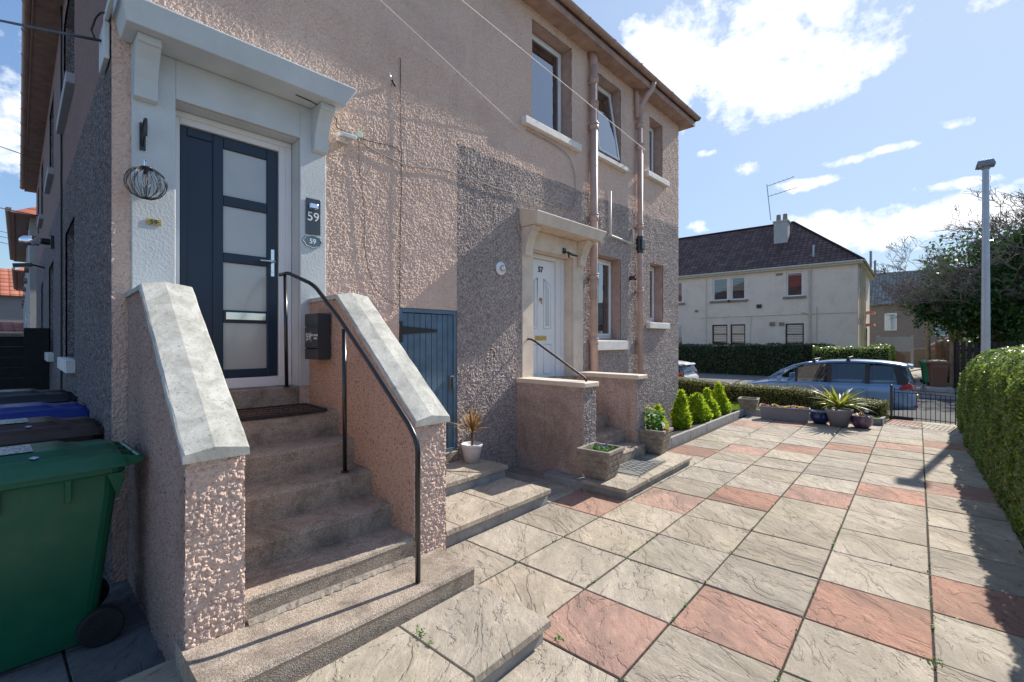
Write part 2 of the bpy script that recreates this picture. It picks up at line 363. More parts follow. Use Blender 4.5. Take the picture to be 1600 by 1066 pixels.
M['redlens'] = m_basic('red_lens', (.35, .01, .015), .15, .2, 12, coat=.5)
M['tyre'] = m_basic('tyre_rubber', (.02, .02, .02), .85, .1, 12)
M['rim'] = m_basic('alloy_rim', (.45, .46, .48), .3, .05, 12, metal=.8)
M['plate_y'] = m_basic('yellow_number_plate', (.75, .55, .05), .4, .05)
M['terra'] = m_basic('rose_petals', (.75, .35, .28), .7, .3, 30)
M['woodp'] = m_basic('brown_fence_wood', (.30, .18, .10), .85, .25, 10, .4, 40, dirt_or_shade=(.15, .09, .05), dirt_or_shade_amt=.5)
M['woodd'] = m_basic('dark_stained_wood', (.035, .022, .018), .8, .25, 10, .4, 40)
M['fenceblk'] = m_basic('black_stained_boards', (.008, .010, .010), .8, .3, 10, .4, 30)
M['bark'] = m_basic('pale_branch_bark', (.26, .215, .175), .9, .3, 6, .6, 40)
M['stem'] = m_basic('brown_stem', (.10, .065, .04), .9, .3, 30)
M['trimc'] = m_basic('cream_fascia', (.60, .55, .44), .7, .08, 5)
M['winbrown'] = m_basic('brown_window_frame', (.055, .022, .018), .5, .1, 5)
M['blindred'] = m_basic('red_blind', (.55, .06, .05), .8, .1, 8)
M['blindtan'] = m_basic('tan_slatted_blind', (.45, .36, .28), .8, .1, 8)
M['curtw'] = m_basic('pale_curtain', (.55, .56, .58), .85, .12, 8)
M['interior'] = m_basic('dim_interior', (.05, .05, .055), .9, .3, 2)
M['stonewall'] = None

def m_glass(name, tint=(.02, .03, .04), alpha=.5, rough=.02, kf=1.2):
    m, t, b = newmat(name); N = NB(t)
    t.nodes.remove(b); out = t.nodes['Material Output']
    gl = N.n('ShaderNodeBsdfGlossy'); gl.inputs['Roughness'].default_value = rough; gl.inputs[0].default_value = (.92, .95, 1, 1)
    tr = N.n('ShaderNodeBsdfTransparent'); tr.inputs[0].default_value = (*tint, 1)
    fr = N.n('ShaderNodeFresnel'); fr.inputs[0].default_value = 1.55
    nz = N.bump(N.noise(N.co(), 2.2, 2), .03, .02); N.l(nz, gl.inputs['Normal'])
    mx = N.n('ShaderNodeMixShader'); N.l(N.math('ADD', N.math('MULTIPLY', fr.outputs[0], kf), alpha), mx.inputs[0]); N.l(tr.outputs[0], mx.inputs[1]); N.l(gl.outputs[0], mx.inputs[2]); N.l(mx.outputs[0], out.inputs[0])
    return m
M['glass'] = m_glass('window_glass', (.75, .8, .82), .24)
M['carglass'] = m_glass('tinted_car_glass', (.30, .42, .46), .05, .02, .8)
M['farglass'] = m_glass('far_window_glass', (.85, .9, .92), .04, .02, .35)
m, t, b = newmat('frosted_glass'); N = NB(t); setp(b, rough=.16, spec=.9, coat=.6)
N.l(N.mix(N.noise(N.co(), 2.4, 3), (.34, .38, .42), (.52, .51, .46)), b.inputs['Base Color']); N.l(N.bump(N.noise(N.co(), 260, 2), .25, .001), b.inputs['Normal']); b.inputs['Coat Roughness'].default_value = .06; M['frost'] = m  # pale base colour also carries the panes' sky reflection
m, t, b = newmat('bulb_glass'); setp(b, rough=.02, trans=1.0, ior=1.3); b.inputs['Base Color'].default_value = (1, 1, 1, 1); M['bulb'] = m
m, t, b = newmat('amber_filament_core'); b.inputs['Base Color'].default_value = (.75, .38, .1, 1); setp(b, rough=.4); M['filament'] = m
def m_plastic(name, col, rough=.35):
    m, t, b = newmat(name); N = NB(t); c = N.co(); n = N.noise(c, 4, 6, .65)
    cs = N.co('Object', (1, 1, .25)); sc2 = N.ramp(N.noise(cs, 16, 7, .75, .4), [(.56, 0.0), (.68, 1.0)])
    N.l(N.mix(N.math('MULTIPLY', sc2, .28), N.mix(n, tuple(q * .75 for q in col), tuple(q * 1.2 for q in col)), tuple(q * .6 + .05 for q in col)), b.inputs['Base Color']); N.l(N.ramp(N.noise(c, 9, 5), [(.3, rough * .8), (.7, rough * 1.5)]), b.inputs['Roughness'])
    N.l(N.bump(N.noise(c, 220, 2), .08, .002), b.inputs['Normal']); return m
M['bing'] = m_plastic('green_bin_plastic', (.004, .105, .050)); M['binbr'] = m_plastic('brown_bin_plastic', (.055, .028, .022)); M['binbl'] = m_plastic('blue_bin_plastic', (.008, .035, .26)); M['binbk'] = m_plastic('dark_bin_plastic', (.012, .016, .022))
M['binbr2'] = m_plastic('faded_brown_bin_plastic', (.16, .07, .045)); M['bing2'] = m_plastic('bright_green_bin_plastic', (.03, .22, .10))
def m_paint(name, col, metal=.45):
    m, t, b = newmat(name); N = NB(t); b.inputs['Base Color'].default_value = (*col, 1); setp(b, rough=.32, metal=metal, coat=.8); b.inputs['Coat Roughness'].default_value = .05
    N.l(N.bump(N.noise(N.co(), 600, 1), .03, .0005), b.inputs['Normal']); return m
M['carblue'] = m_paint('silver_blue_car_paint', (.16, .26, .43)); M['carwhite'] = m_paint('white_car_paint', (.75, .76, .78), 0)

# concrete with exposed aggregate
def m_aggr(name, base, lo, hi, s=260, dirt_or_shade=(.06, .045, .035), stain=.6):
    m, t, b = newmat(name); N = NB(t); c = N.co()
    sep = N.n('ShaderNodeSeparateColor'); N.l(N.vor(c, s, 'F1', 'Color'), sep.inputs[0])
    cc = N.mix(.55, base, N.ramp(sep.outputs[0], [(0.0, lo), (.5, base), (1.0, hi)]))
    cc = N.mix(N.math('MULTIPLY', N.ramp(N.noise(c, 3.2, 7, .7, .8), [(.47, 0.0), (.66, 1.0)]), stain), cc, dirt_or_shade)
    cc = N.mix(N.math('MULTIPLY', N.ramp(N.noise(c, 11, 5, .7), [(.55, 0.0), (.7, 1.0)]), stain * .5), cc, dirt_or_shade)
    N.l(cc, b.inputs['Base Color']); setp(b, rough=.9, spec=.25)
    h = N.math('ADD', N.vor(c, s * .8), N.math('MULTIPLY', N.noise(c, 18, 5, .6), 1.2)); N.l(N.bump(h, .6, .004), b.inputs['Normal']); return m
M['step'] = m_aggr('aggregate_concrete_step', (.38, .315, .255), (.15, .12, .10), (.62, .54, .46), 190, stain=.55)
M['asphalt'] = m_aggr('asphalt', (.065, .067, .07), (.03, .03, .03), (.13, .13, .13), 90, (.04, .04, .042), .4)
M['pave'] = m_aggr('pavement_concrete', (.17, .165, .155), (.12, .12, .11), (.24, .23, .22), 60, (.10, .10, .095), .5)

def m_riven(name, c1, c2, c3, line, moss=.25):
    """riven (split-face) paving slab, random per slab"""
    m, t, b = newmat(name); N = NB(t)
    geo = N.n('ShaderNodeNewGeometry'); ri = geo.outputs['Random Per Island']
    tc_ = N.n('ShaderNodeTexCoord').outputs['Object']
    off = N.n('ShaderNodeCombineXYZ'); N.l(N.math('MULTIPLY', ri, 37.0), off.inputs[0]); N.l(N.math('MULTIPLY', ri, 91.0), off.inputs[1]); N.l(N.math('MULTIPLY', ri, 13.0), off.inputs[2])
    rot = N.n('ShaderNodeVectorRotate', rotation_type='Z_AXIS'); N.l(tc_, rot.inputs['Vector']); N.l(N.math('ADD', N.math('MULTIPLY', ri, .9), .35), rot.inputs['Angle'])
    add = N.n('ShaderNodeVectorMath', operation='ADD'); N.l(rot.outputs[0], add.inputs[0]); N.l(off.outputs[0], add.inputs[1])
    mp_ = N.n('ShaderNodeMapping'); mp_.inputs['Scale'].default_value = (1, 2.1, 1); N.l(add.outputs[0], mp_.inputs[0]); v = mp_.outputs[0]
    n = N.noise(v, 1.7, 6, .58, .55)
    st = N.math('MULTIPLY', n, 8.0); fr = N.math('FRACT', st); fl = N.math('FLOOR', st)
    edge = N.ramp(fr, [(0.0, 1.0), (.05, .7), (.22, 0.0), (1.0, 0.0)])
    brk = N.ramp(N.noise(v, 2.6, 5, .65), [(.50, 0.0), (.64, 1.0)])
    edge = N.math('MULTIPLY', edge, brk)
    terr = N.math('ADD', N.math('MULTIPLY', fl, .125), N.math('MULTIPLY', N.ramp(fr, [(0.0, 0.0), (.10, .75), (.3, 1.0), (1.0, 1.0)]), .125))
    hgt = N.math('ADD', N.math('ADD', N.math('MULTIPLY', terr, 3.0), N.math('MULTIPLY', n, 1.2)), N.math('ADD', N.math('MULTIPLY', N.noise(v, 9, 8, .72, .8), .55), N.math('MULTIPLY', N.noise(tc_, 60, 5, .7), .12)))
    fine = N.noise(v, 5, 9, .75, .8)
    cc = N.mix(N.ramp(fine, [(.33, 0.0), (.66, 1.0)]), c1, c2)
    cc = N.mix(N.math('MULTIPLY', N.ramp(N.noise(v, 1.1, 7, .68, .5), [(.44, 0.0), (.60, 1.0)]), .7), cc, c3)
    cc = N.mix(N.math('MULTIPLY', edge, .60), cc, line)
    spk = N.noise(tc_, 34, 6, .8); cc = N.mix(N.math('MULTIPLY', N.ramp(spk, [(.56, 0.0), (.66, 1.0)]), .45), cc, tuple(q * .55 for q in c3))
    g = N.noise(tc_, 120, 3, .7); cc = N.mix(.35, cc, N.mix(g, (.22, .22, .22), (.8, .8, .8)), 'OVERLAY')
    w = N.noise(tc_, .75, 5, .6, .4); cc = N.mix(N.math('MULTIPLY', N.ramp(w, [(.52, 0.0), (.68, 1.0)]), moss), cc, (.22, .21, .09))
    val = N.n('ShaderNodeHueSaturation'); N.l(N.math('ADD', N.math('MULTIPLY', ri, .30), .87), val.inputs['Value']); N.l(N.math('ADD', N.math('MULTIPLY', N.math('FRACT', N.math('MULTIPLY', ri, 7.3)), .22), .80), val.inputs['Saturation']); N.l(cc, val.inputs['Color'])
    N.l(val.outputs[0], b.inputs['Base Color']); setp(b, rough=.86, spec=.3)
    N.l(N.bump(hgt, 1.0, .014), b.inputs['Normal']); return m
M['slabg'] = m_riven('grey_riven_slab', (.325, .275, .215), (.46, .40, .325), (.25, .215, .172), (.07, .058, .045))
M['slabr'] = m_riven('red_riven_slab', (.33, .17, .125), (.44, .25, .185), (.21, .135, .108), (.09, .055, .042), .15)
M['slabd'] = m_riven('dark_slate_slab', (.14, .15, .165), (.20, .21, .225), (.10, .11, .125), (.05, .05, .055), .1)  # darker, bluer slabs laid beside the gable

def m_leaf(name, a, b_, c=None, trans=.35, rough=.45, spec=.5):
    m, t, b = newmat(name); N = NB(t); ri = N.n('ShaderNodeNewGeometry').outputs['Random Per Island']
    st = [(0.0, a), (.6, b_)] + ([(1.0, c)] if c else []); col = N.ramp(ri, st)
    big = N.noise(N.co(), 1.6, 4); col = N.mix(N.math('MULTIPLY', N.ramp(big, [(.35, 0.0), (.7, 1.0)]), .5), col, a)
    N.l(col, b.inputs['Base Color']); setp(b, rough=rough, spec=spec)
    tl = N.n('ShaderNodeBsdfTranslucent'); N.l(N.mix(.5, col, tuple(min(1, q * 2.2) for q in b_)), tl.inputs[0])
    mx = N.n('ShaderNodeMixShader'); mx.inputs[0].default_value = trans; N.l(b.outputs[0], mx.inputs[1]); N.l(tl.outputs[0], mx.inputs[2]); N.l(mx.outputs[0], t.nodes['Material Output'].inputs[0]); return m
M['privet'] = m_leaf('privet_leaf', (.05, .11, .018), (.15, .22, .04), (.34, .36, .09), .4, .38, .5)
M['privetl'] = m_leaf('low_hedge_leaf', (.07, .085, .018), (.16, .17, .035), (.34, .27, .10), .3, .5, .4)
M['darkhedge'] = m_leaf('dark_hedge_leaf', (.012, .035, .008), (.03, .07, .015), (.07, .11, .03), .2, .45)
M['conifer'] = m_leaf('golden_conifer_frond', (.13, .26, .012), (.36, .50, .025), (.72, .68, .06), .4, .6, .3)
M['ivy'] = m_leaf('ivy_leaf', (.018, .05, .012), (.045, .105, .022), (.13, .22, .05), .3, .3)
M['palm'] = m_leaf('strap_leaf_green_yellow', (.07, .13, .015), (.22, .26, .03), (.65, .50, .04), .35, .45)
M['dracl'] = m_leaf('variegated_strap_leaf', (.13, .05, .025), (.34, .20, .08), (.55, .46, .22), .3, .45)
M['herb'] = m_leaf('bedding_leaf', (.04, .12, .02), (.08, .22, .03), (.14, .3, .05), .35, .5)
M['grass'] = m_leaf('grass_blade', (.09, .16, .015), (.17, .26, .03), (.26, .34, .05), .35, .6, .3)
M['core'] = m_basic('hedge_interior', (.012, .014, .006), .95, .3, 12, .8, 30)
M['lawn'] = m_basic('lawn_ground', (.10, .16, .02), .95, .25, 14, .8, 60)
M['petaly'] = m_basic('yellow_petals', (.80, .62, .02), .6, .1); M['petalv'] = m_basic('violet_petals', (.16, .12, .42), .6, .2); M['petalo'] = m_basic('orange_petals', (.85, .42, .02), .6, .1); M['petalp'] = m_basic('pink_rosette', (.60, .30, .24), .6, .2)

def m_tiles(name, a, b_, sx=3.3, sy=3.0, bump=.5):
    m, t, b = newmat(name); N = NB(t); uv = N.n('ShaderNodeUVMap').outputs[0]
    sep = N.n('ShaderNodeSeparateXYZ'); N.l(uv, sep.inputs[0])
    u = N.math('MULTIPLY', sep.outputs[0], sx); v = N.math('MULTIPLY', sep.outputs[1], sy)
    wave = N.math('ABSOLUTE', N.math('SINE', N.math('MULTIPLY', u, math.pi))); fv = N.math('FRACT', v)
    h = N.math('ADD', N.math('MULTIPLY', wave, .5), N.math('MULTIPLY', N.math('SUBTRACT', 1.0, fv), .6))
    wn_ = N.n('ShaderNodeTexWhiteNoise', noise_dimensions='2D'); cx = N.n('ShaderNodeCombineXYZ'); N.l(N.math('FLOOR', u), cx.inputs[0]); N.l(N.math('FLOOR', v), cx.inputs[1]); N.l(cx.outputs[0], wn_.inputs['Vector'])
    cc = N.mix(wn_.outputs['Value'], a, b_); cc = N.mix(N.math('MULTIPLY', N.ramp(N.noise(N.co(), .8, 5), [(.5, 0.0), (.7, 1.0)]), .3), cc, tuple(q * .6 for q in a))
    cc = N.mix(N.ramp(fv, [(0.0, .9), (.22, .5), (.34, 0.0), (1.0, 0.0)]), cc, tuple(q * .35 for q in a))  # shade line under each tile course painted into the colour
    cc = N.mix(N.ramp(wave, [(0.0, .75), (.45, 0.0), (1.0, 0.0)]), cc, tuple(q * .3 for q in a)); N.l(cc, b.inputs['Base Color']); setp(b, rough=.75, spec=.3); N.l(N.bump(h, bump, .05), b.inputs['Normal']); return m  # grooves between tiles darkened in the colour as well
M['rooft'] = m_tiles('brown_concrete_tiles', (.085, .050, .046), (.18, .11, .10), 3.4, 3.0, 1.0)
M['roofr'] = m_tiles('red_pantiles', (.40, .13, .085), (.52, .20, .13), 1.6, 1.3, .9)
M['roofs'] = m_tiles('grey_slates', (.20, .185, .165), (.38, .355, .32), 3.5, 4, .4)
def m_stone(name, a, b_, s=3):
    m, t, b = newmat(name); N = NB(t); c = N.co('Object', (1, 1, 2)); v = N.n('ShaderNodeTexVoronoi'); v.inputs['Scale'].default_value = s; N.l(c, v.inputs['Vector'])
    sep = N.n('ShaderNodeSeparateColor'); N.l(v.outputs['Color'], sep.inputs[0]); cc = N.mix(sep.outputs[0], a, b_)
    cc = N.mix(.4, cc, N.noise(c, 20, 5)); cc = N.mix(.6, cc, (a[0], a[1], a[2])); N.l(cc, b.inputs['Base Color']); setp(b, rough=.9)
    N.l(N.bump(v.outputs['Distance'], .4, .05), b.inputs['Normal']); return m
M['stonewall'] = m_stone('rubble_stone', (.22, .155, .12), (.38, .28, .22), 3)
M['brickred'] = m_stone('red_brick', (.24, .10, .07), (.33, .15, .10), 5)
M['creamr'] = m_harl('cream_render', (.84, .72, .60), [(.86, .75, .64), (.74, .63, .53)], .35, .5, 18, .01, dirtcol=(.40, .35, .30), dirt_or_shade=.3)
M['paler'] = m_harl('pale_grey_render', (.46, .46, .45), [(.5, .5, .5), (.4, .4, .4)], .35, .5, 18, .01, dirtcol=(.3, .3, .3), dirt_or_shade=.3)
M['greyr'] = m_harl('grey_render', (.24, .24, .26), [(.3, .3, .3), (.2, .2, .2)], .35, .5, 18, .01, dirtcol=(.18, .18, .18), dirt_or_shade=.3)
# ------------------------------------------------------------------ generic building pieces
def roof_obj(name, faces, mat, parent, thick=.06):
    me = bpy.data.meshes.new(name); vs = []; fs = []
    for f in faces: b = len(vs); vs += [tuple(q) for q in f]; fs.append(tuple(range(b, b + len(f))))
    me.from_pydata(vs, [], fs); uvl = me.uv_layers.new(name='uv'); me.update()
    for p in me.polygons:
        n = p.normal; h = Vector((-n.y, n.x, 0)); h = h.normalized() if h.length > 1e-4 else Vector((1, 0, 0)); sl = n.cross(h)
        if sl.z < 0: sl = -sl
        for li in p.loop_indices: q = me.vertices[me.loops[li].vertex_index].co; uvl.data[li].uv = (q.dot(h), q.dot(sl))
    me.materials.append(mat); o = bpy.data.objects.new(name, me); COL.objects.link(o); o.parent = parent
    s = o.modifiers.new('thickness', 'SOLIDIFY'); s.thickness = thick; s.offset = -1
    return o
def gutter_run(p, q, r=.055, mat=None, name='gutter', parent=None, every=.9, side=(1, 0, 0)):
    """half-round gutter with brackets from p to q (local)"""
    p = Vector(p); q = Vector(q); d = (q - p).normalized(); sd_ = Vector(side); mb = MB()
    k = 9; out = []; 
    def ring(c, rr): return [c + sd_ * math.cos(a) * rr + Vector((0, 0, -1)) * math.sin(a) * rr for a in [math.pi * i / k for i in range(k + 1)]]
    L = (q - p).length
    for a, b in ((0, L),):
        r1 = ring(p, r); r2 = ring(q, r); i1 = ring(p, r - .004); i2 = ring(q, r - .004)
        mb.loft([r1 + i1[::-1], r2 + i2[::-1]])
    mb.prism([(0, 0)] * 3, 0, 0) if False else None
    n = int(L / every)
    for i in range(n + 1):
        c = p + d * min(L - .02, .03 + i * every); w = .012 if i % 3 else .03
        mb.loft([ring(c - d * w, r + .008) + ring(c - d * w, r + .001)[::-1], ring(c + d * w, r + .008) + ring(c + d * w, r + .001)[::-1]])
    for c in (p, q): mb.add(ring(c, r), [tuple(range(k + 1))])
    return mb.build(name, mat, parent, smooth=False)

# ================================================================== THE HOUSE (nos. 57 and 59)
Z0 = 0.0; ZS = 6.43          # wall head / soffit
house = thing('pebbledashed_house', 'two storey pink and grey roughcast block of flats with numbered doors 57 and 59', 'house', M=HM)
DX = -.25
# openings in the front wall (y0,y1,z0,z1)
O59 = (.97, 1.90, 1.30, 3.555); O57 = (5.15, 6.125, 1.15, 3.02); OC = (2.95, 3.762, .36, 2.075)
W1 = (5.14, 6.09, 4.86, 6.29); W2 = (6.80, 7.595, 4.86, 6.24); W3 = (8.70, 9.27, 5.05, 6.16); W4 = (6.80, 7.595, 1.74, 3.18); W5 = (8.72, 9.30, 2.09, 3.27)
OPN = [O59, O57, OC, W1, W2, W3, W4, W5]
YP, ZP = 3.758, 4.06        # colour boundary
Pf = lambda U, V, D: (D, U, V)
def h_pink(U, V): return harl(U, V, .0175, .0105, 3)
def h_far(U, V): return harl(U, V, .0175, .0105, 3)
V1, F1, _ = harl_panel(.60, YP, 0.0, 4.9, .0085, OPN, Pf, h_pink)
V2, F2, _ = harl_panel(.60, YP, 4.9, ZS, .018, OPN, Pf, h_pink)
V3, F3, c3 = harl_panel(YP, 10.055, 0.0, ZS, .013, OPN, Pf, h_far)
fa = list(join([(V1, F1), (V2, F2), (V3, F3)]))
cen = fa[0][fa[1][:, 0]]
wob = .035 * (vn(cen[:, 1], cen[:, 2], .25, 5) - .5)
mi = np.where((cen[:, 1] < YP), 0, np.where(cen[:, 2] > ZP + .02 * cen[:, 1] - .06 + wob, 2, 1))
np_mesh('front_wall', fa[0], fa[1], [M['pink'], M['greyh'], M['pink']], house, mi)
# solid wall behind the roughcast, other walls
b = MB(); TH = .34
def wall_with_holes(b, x0, x1, y0, y1, z0, z1, holes, m=0):
    ys = sorted(set([y0, y1] + [h[0] for h in holes] + [h[1] for h in holes]))
    for a, c in zip(ys[:-1], ys[1:]):
        hs = sorted([(h[2], h[3]) for h in holes if h[0] < (a + c) / 2 < h[1]]); z = z0
        for p, q in hs: b.box(x0, x1, a, c, z, p, m); z = q
        b.box(x0, x1, a, c, z, z1, m)
wall_with_holes(b, -TH, -.012, .612, 10.04, 0, ZS, OPN)
b.build('wall_masonry', M['reveal'], house)
# gable wall towards the bins, skewed a touch, with deep narrow window recesses
GX = -16.6
gop = [(-4.35, -2.95, 1.50, 3.15), (-8.7, -7.15, 1.50, 3.15), (-12.6, -11.5, 1.5, 3.15), (-4.65, -2.95, 4.72, 6.1), (-8.5, -7.1, 4.72, 6.1), (-12.6, -11.4, 4.72, 6.1), (-15.2, -14.4, 4.72, 6.1)]
def gy(x): return .600 + .0035 * x
Pg = lambda U, V, D: (U, gy(U) - D * .8, V)
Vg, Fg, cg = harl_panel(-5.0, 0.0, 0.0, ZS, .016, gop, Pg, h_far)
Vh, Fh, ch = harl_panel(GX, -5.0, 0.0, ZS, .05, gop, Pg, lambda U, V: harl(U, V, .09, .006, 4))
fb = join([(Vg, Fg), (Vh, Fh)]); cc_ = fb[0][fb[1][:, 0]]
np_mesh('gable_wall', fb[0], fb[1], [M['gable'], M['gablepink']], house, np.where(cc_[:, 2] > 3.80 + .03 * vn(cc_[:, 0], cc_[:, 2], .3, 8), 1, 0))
b = MB()
xs = sorted(set([GX, -.3] + [h[0] for h in gop] + [h[1] for h in gop]))
for a, c in zip(xs[:-1], xs[1:]):
    hs = sorted([(h[2], h[3]) for h in gop if h[0] < (a + c) / 2 < h[1]]); z = 0
    for p, q in hs + [(ZS, ZS)]:
        if q > z and p > z: b.add([(a, gy(a) + .02, z), (c, gy(c) + .02, z), (c, gy(c) + .35, z), (a, gy(a) + .35, z), (a, gy(a) + .02, p), (c, gy(c) + .02, p), (c, gy(c) + .35, p), (a, gy(a) + .35, p)], [(0, 3, 2, 1), (4, 5, 6, 7), (0, 1, 5, 4), (1, 2, 6, 5), (2, 3, 7, 6), (3, 0, 4, 7)])
        z = q
b.build('gable_masonry', M['gable'], house)
b = MB(); b.box(GX, -.012, 9.70, 10.045, 0, ZS); b.box(GX, GX + .3, .56, 9.7, 0, ZS); b.build('rear_wall', M['greyh'], house)
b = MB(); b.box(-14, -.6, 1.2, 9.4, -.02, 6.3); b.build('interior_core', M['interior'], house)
# soffit, roof, gutters
b = MB(); b.box(-.1, .245, .3, 10.30, ZS, ZS + .02); b.box(GX - .3, -.1, .30, .75, ZS, ZS + .02); b.box(GX - .3, -.1, 9.9, 10.30, ZS, ZS + .02)
b.box(.245, .262, .3, 10.30, ZS - .01, ZS + .13); b.box(GX - .3, .262, .285, .302, ZS - .01, ZS + .13); b.box(GX - .3, .262, 10.30, 10.317, ZS - .01, ZS + .13)
b.build('soffit', M['soffit'], house)
a0 = Vector((.30, .26, 6.57)); a1 = Vector((.30, 10.34, 6.57)); b0 = Vector((GX - .35, .26, 6.57)); b1 = Vector((GX - .35, 10.34, 6.57))
r0 = Vector((-4.9, 5.3, 9.6)); r1 = Vector((GX + 4.7, 5.3, 9.6))
roof_obj('roof', [(a0, a1, r0), (b0, a0, r0, r1), (b1, b0, r1), (a1, b1, r1, r0)], M['rooft'], house)
gutter_run((.315, .27, 6.595), (.315, 10.36, 6.595), .058, M['gutter'], 'gutter', house, .72, (1, 0, 0))
gutter_run((GX - .4, .245, 6.56), (.2, .245, 6.56), .058, M['gutter'], 'gutter', house, .9, (0, 1, 0))
# roof vent seen over the gutter
b = MB(); b.tube([(.0, 8.35, 6.6), (.0, 8.35, 6.98)], .035, 10); b.tube([(0, 8.35, 6.98), (0, 8.35, 7.03)], .05, 10); b.build('vent_pipe', M['gutter'], house)

# ---------------- windows in the front wall
def sash_window(op, parent, name='window', tilt=0, blind=None, xw=-.19, fw=.055, mull=None, xsign=1):
    y0, y1, z0, z1 = op; g = .012
    root = MB(); a = y0 + g; c = y1 - g; lo = z0 + g; hi = z1 - g
    root.box(xw - .06, xw, a, a + fw, lo, hi); root.box(xw - .06, xw, c - fw, c, lo, hi); root.box(xw - .06, xw, a + fw, c - fw, lo, lo + fw); root.box(xw - .06, xw, a + fw, c - fw, hi - fw, hi)
    fr = root.build(name, M['upvc'], parent, bevel=.006)
    s = MB(); f2 = .042; A = a + fw - .004; B_ = c - fw + .004; L = lo + fw - .004; Hh = hi - fw + .004
    s.box(0, .028, A, A + f2, L, Hh); s.box(0, .028, B_ - f2, B_, L, Hh); s.box(0, .028, A + f2, B_ - f2, L, L + f2); s.box(0, .028, A + f2, B_ - f2, Hh - f2, Hh)
    Mx = Matrix.Translation((xw - .012, 0, 0))
    if tilt: Mx = Matrix.Translation((xw - .012, 0, Hh)) @ Matrix.Rotation(-tilt, 4, 'Y') @ Matrix.Translation((0, 0, -Hh))
    so = s.build('sash', M['upvc'], fr, bevel=.005, M=Mx)
    # the pane belongs to the window frame level (thing > window > pane)
    p = MB(); p.box(.008, .014, A + f2 - .004, B_ - f2 + .004, L + f2 - .004, Hh - f2 + .004); p.build('pane', M['glass'], fr, M=Mx)
    bk = MB(); bk.box(-.36, -.352, y0 - .1, y1 + .1, z0 - .1, z1 + .1); bk.build('dark_room_sheet', M['interior'], fr)  # dark sheet in place of an unlit room
    if blind == 'slats':
        bl = MB(); z = hi - .05
        while z > lo + .05: bl.box(-.30, -.272, a + .05, c - .05, z - .004, z + .004, M=None); bl.box(-.274, -.270, a + .05, c - .05, z - .030, z - .002); z -= .05
        bl.build('blind', M['curtw'], fr)
    elif blind == 'net':
        bl = MB(); n = 26; pts = []
        for i in range(n + 1): y = a + .05 + (c - a - .10) * i / n; pts.append((-.29 + .014 * math.sin(i * 1.7), y))
        for i in range(n): bl.add([(pts[i][0], pts[i][1], lo), (pts[i + 1][0], pts[i + 1][1], lo), (pts[i + 1][0], pts[i + 1][1], hi), (pts[i][0], pts[i][1], hi)], [(0, 1, 2, 3)])
        bl.build('net_curtain', M['curtw'], fr, smooth=True)
    return fr
def sill(y0, y1, z0, z1, x1=.085, mat='sill', parent=None):
    b = MB(); b.loft([[(-.2, y, z0 + .01), (x1, y, z0), (x1, y, z1 - .018), (-.2, y, z1)] for y in (y0, y1)])
    return b.build('sill', M[mat], parent or house, bevel=.008)
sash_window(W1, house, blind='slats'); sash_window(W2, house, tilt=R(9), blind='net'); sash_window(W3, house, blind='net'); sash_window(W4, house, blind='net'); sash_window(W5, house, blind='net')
sill(4.915, 6.25, 4.715, 4.835); sill(6.66, 7.76, 4.78, 4.87); sill(8.50, 9.44, 4.92, 5.04); sill(6.66, 7.76, 1.555, 1.735); sill(8.56, 9.46, 1.96, 2.095)
# gable windows: narrow frames deep in their recesses
for i, (x0, x1, z0, z1) in enumerate(gop):
    g = MB(); y = gy(x0) + .17
    g.box(x0, x1, y, y + .03, z0, z0 + .05); g.box(x0, x1, y, y + .03, z1 - .05, z1); g.box(x0, x0 + .05, y, y + .03, z0 + .05, z1 - .05); g.box(x1 - .05, x1, y, y + .03, z0 + .05, z1 - .05)
    fr = g.build('window', M['upvc'], house); p = MB(); p.box(x0 + .05, x1 - .05, y + .01, y + .016, z0 + .05, z1 - .05); p.build('pane', M['glass'], fr)
    s = MB(); h = .15 if z0 < 3 else .12
    s.box(x0 - .1, x1 + .1, gy(x0) - .075, y, z0 - h, z0 - .003); s.build('sill', M['sill'] if z0 < 3 else M['gsill'], house, bevel=.008)

# ---------------- door surround of 59
sd59 = MB()
sd59.box(-.02, .016, .708, .97, 1.30, 3.855); sd59.box(-.02, .016, 1.90, 2.139, 1.30, 3.855); sd59.box(-.02, .016, .97, 1.90, 3.555, 3.855)
sd59.box(-.30, -.0205, .955, .974, 1.30, 3.549); sd59.box(-.30, -.0205, 1.896, 1.915, 1.30, 3.549); sd59.box(-.30, -.0205, .955, 1.915, 3.5495, 3.57)
srd = sd59.build('door_surround', M['whiter'], house, bevel=.006)
def corbel(parent, y0, y1, ztop, mat, drop=.40, depth=.22, x0=.017):
    b = MB(); prof = [(x0, ztop - drop), (x0 + .055, ztop - drop + .012), (x0 + .07, ztop - drop + .14), (x0 + .12, ztop - drop + .26), (x0 + depth - .02, ztop - .06), (x0 + depth, ztop - .055), (x0 + depth, ztop), (x0, ztop)]
    b.loft([[(x, y, z) for x, z in prof] for y in (y0, y1)]); return b.build('bracket', mat, parent, bevel=.006)
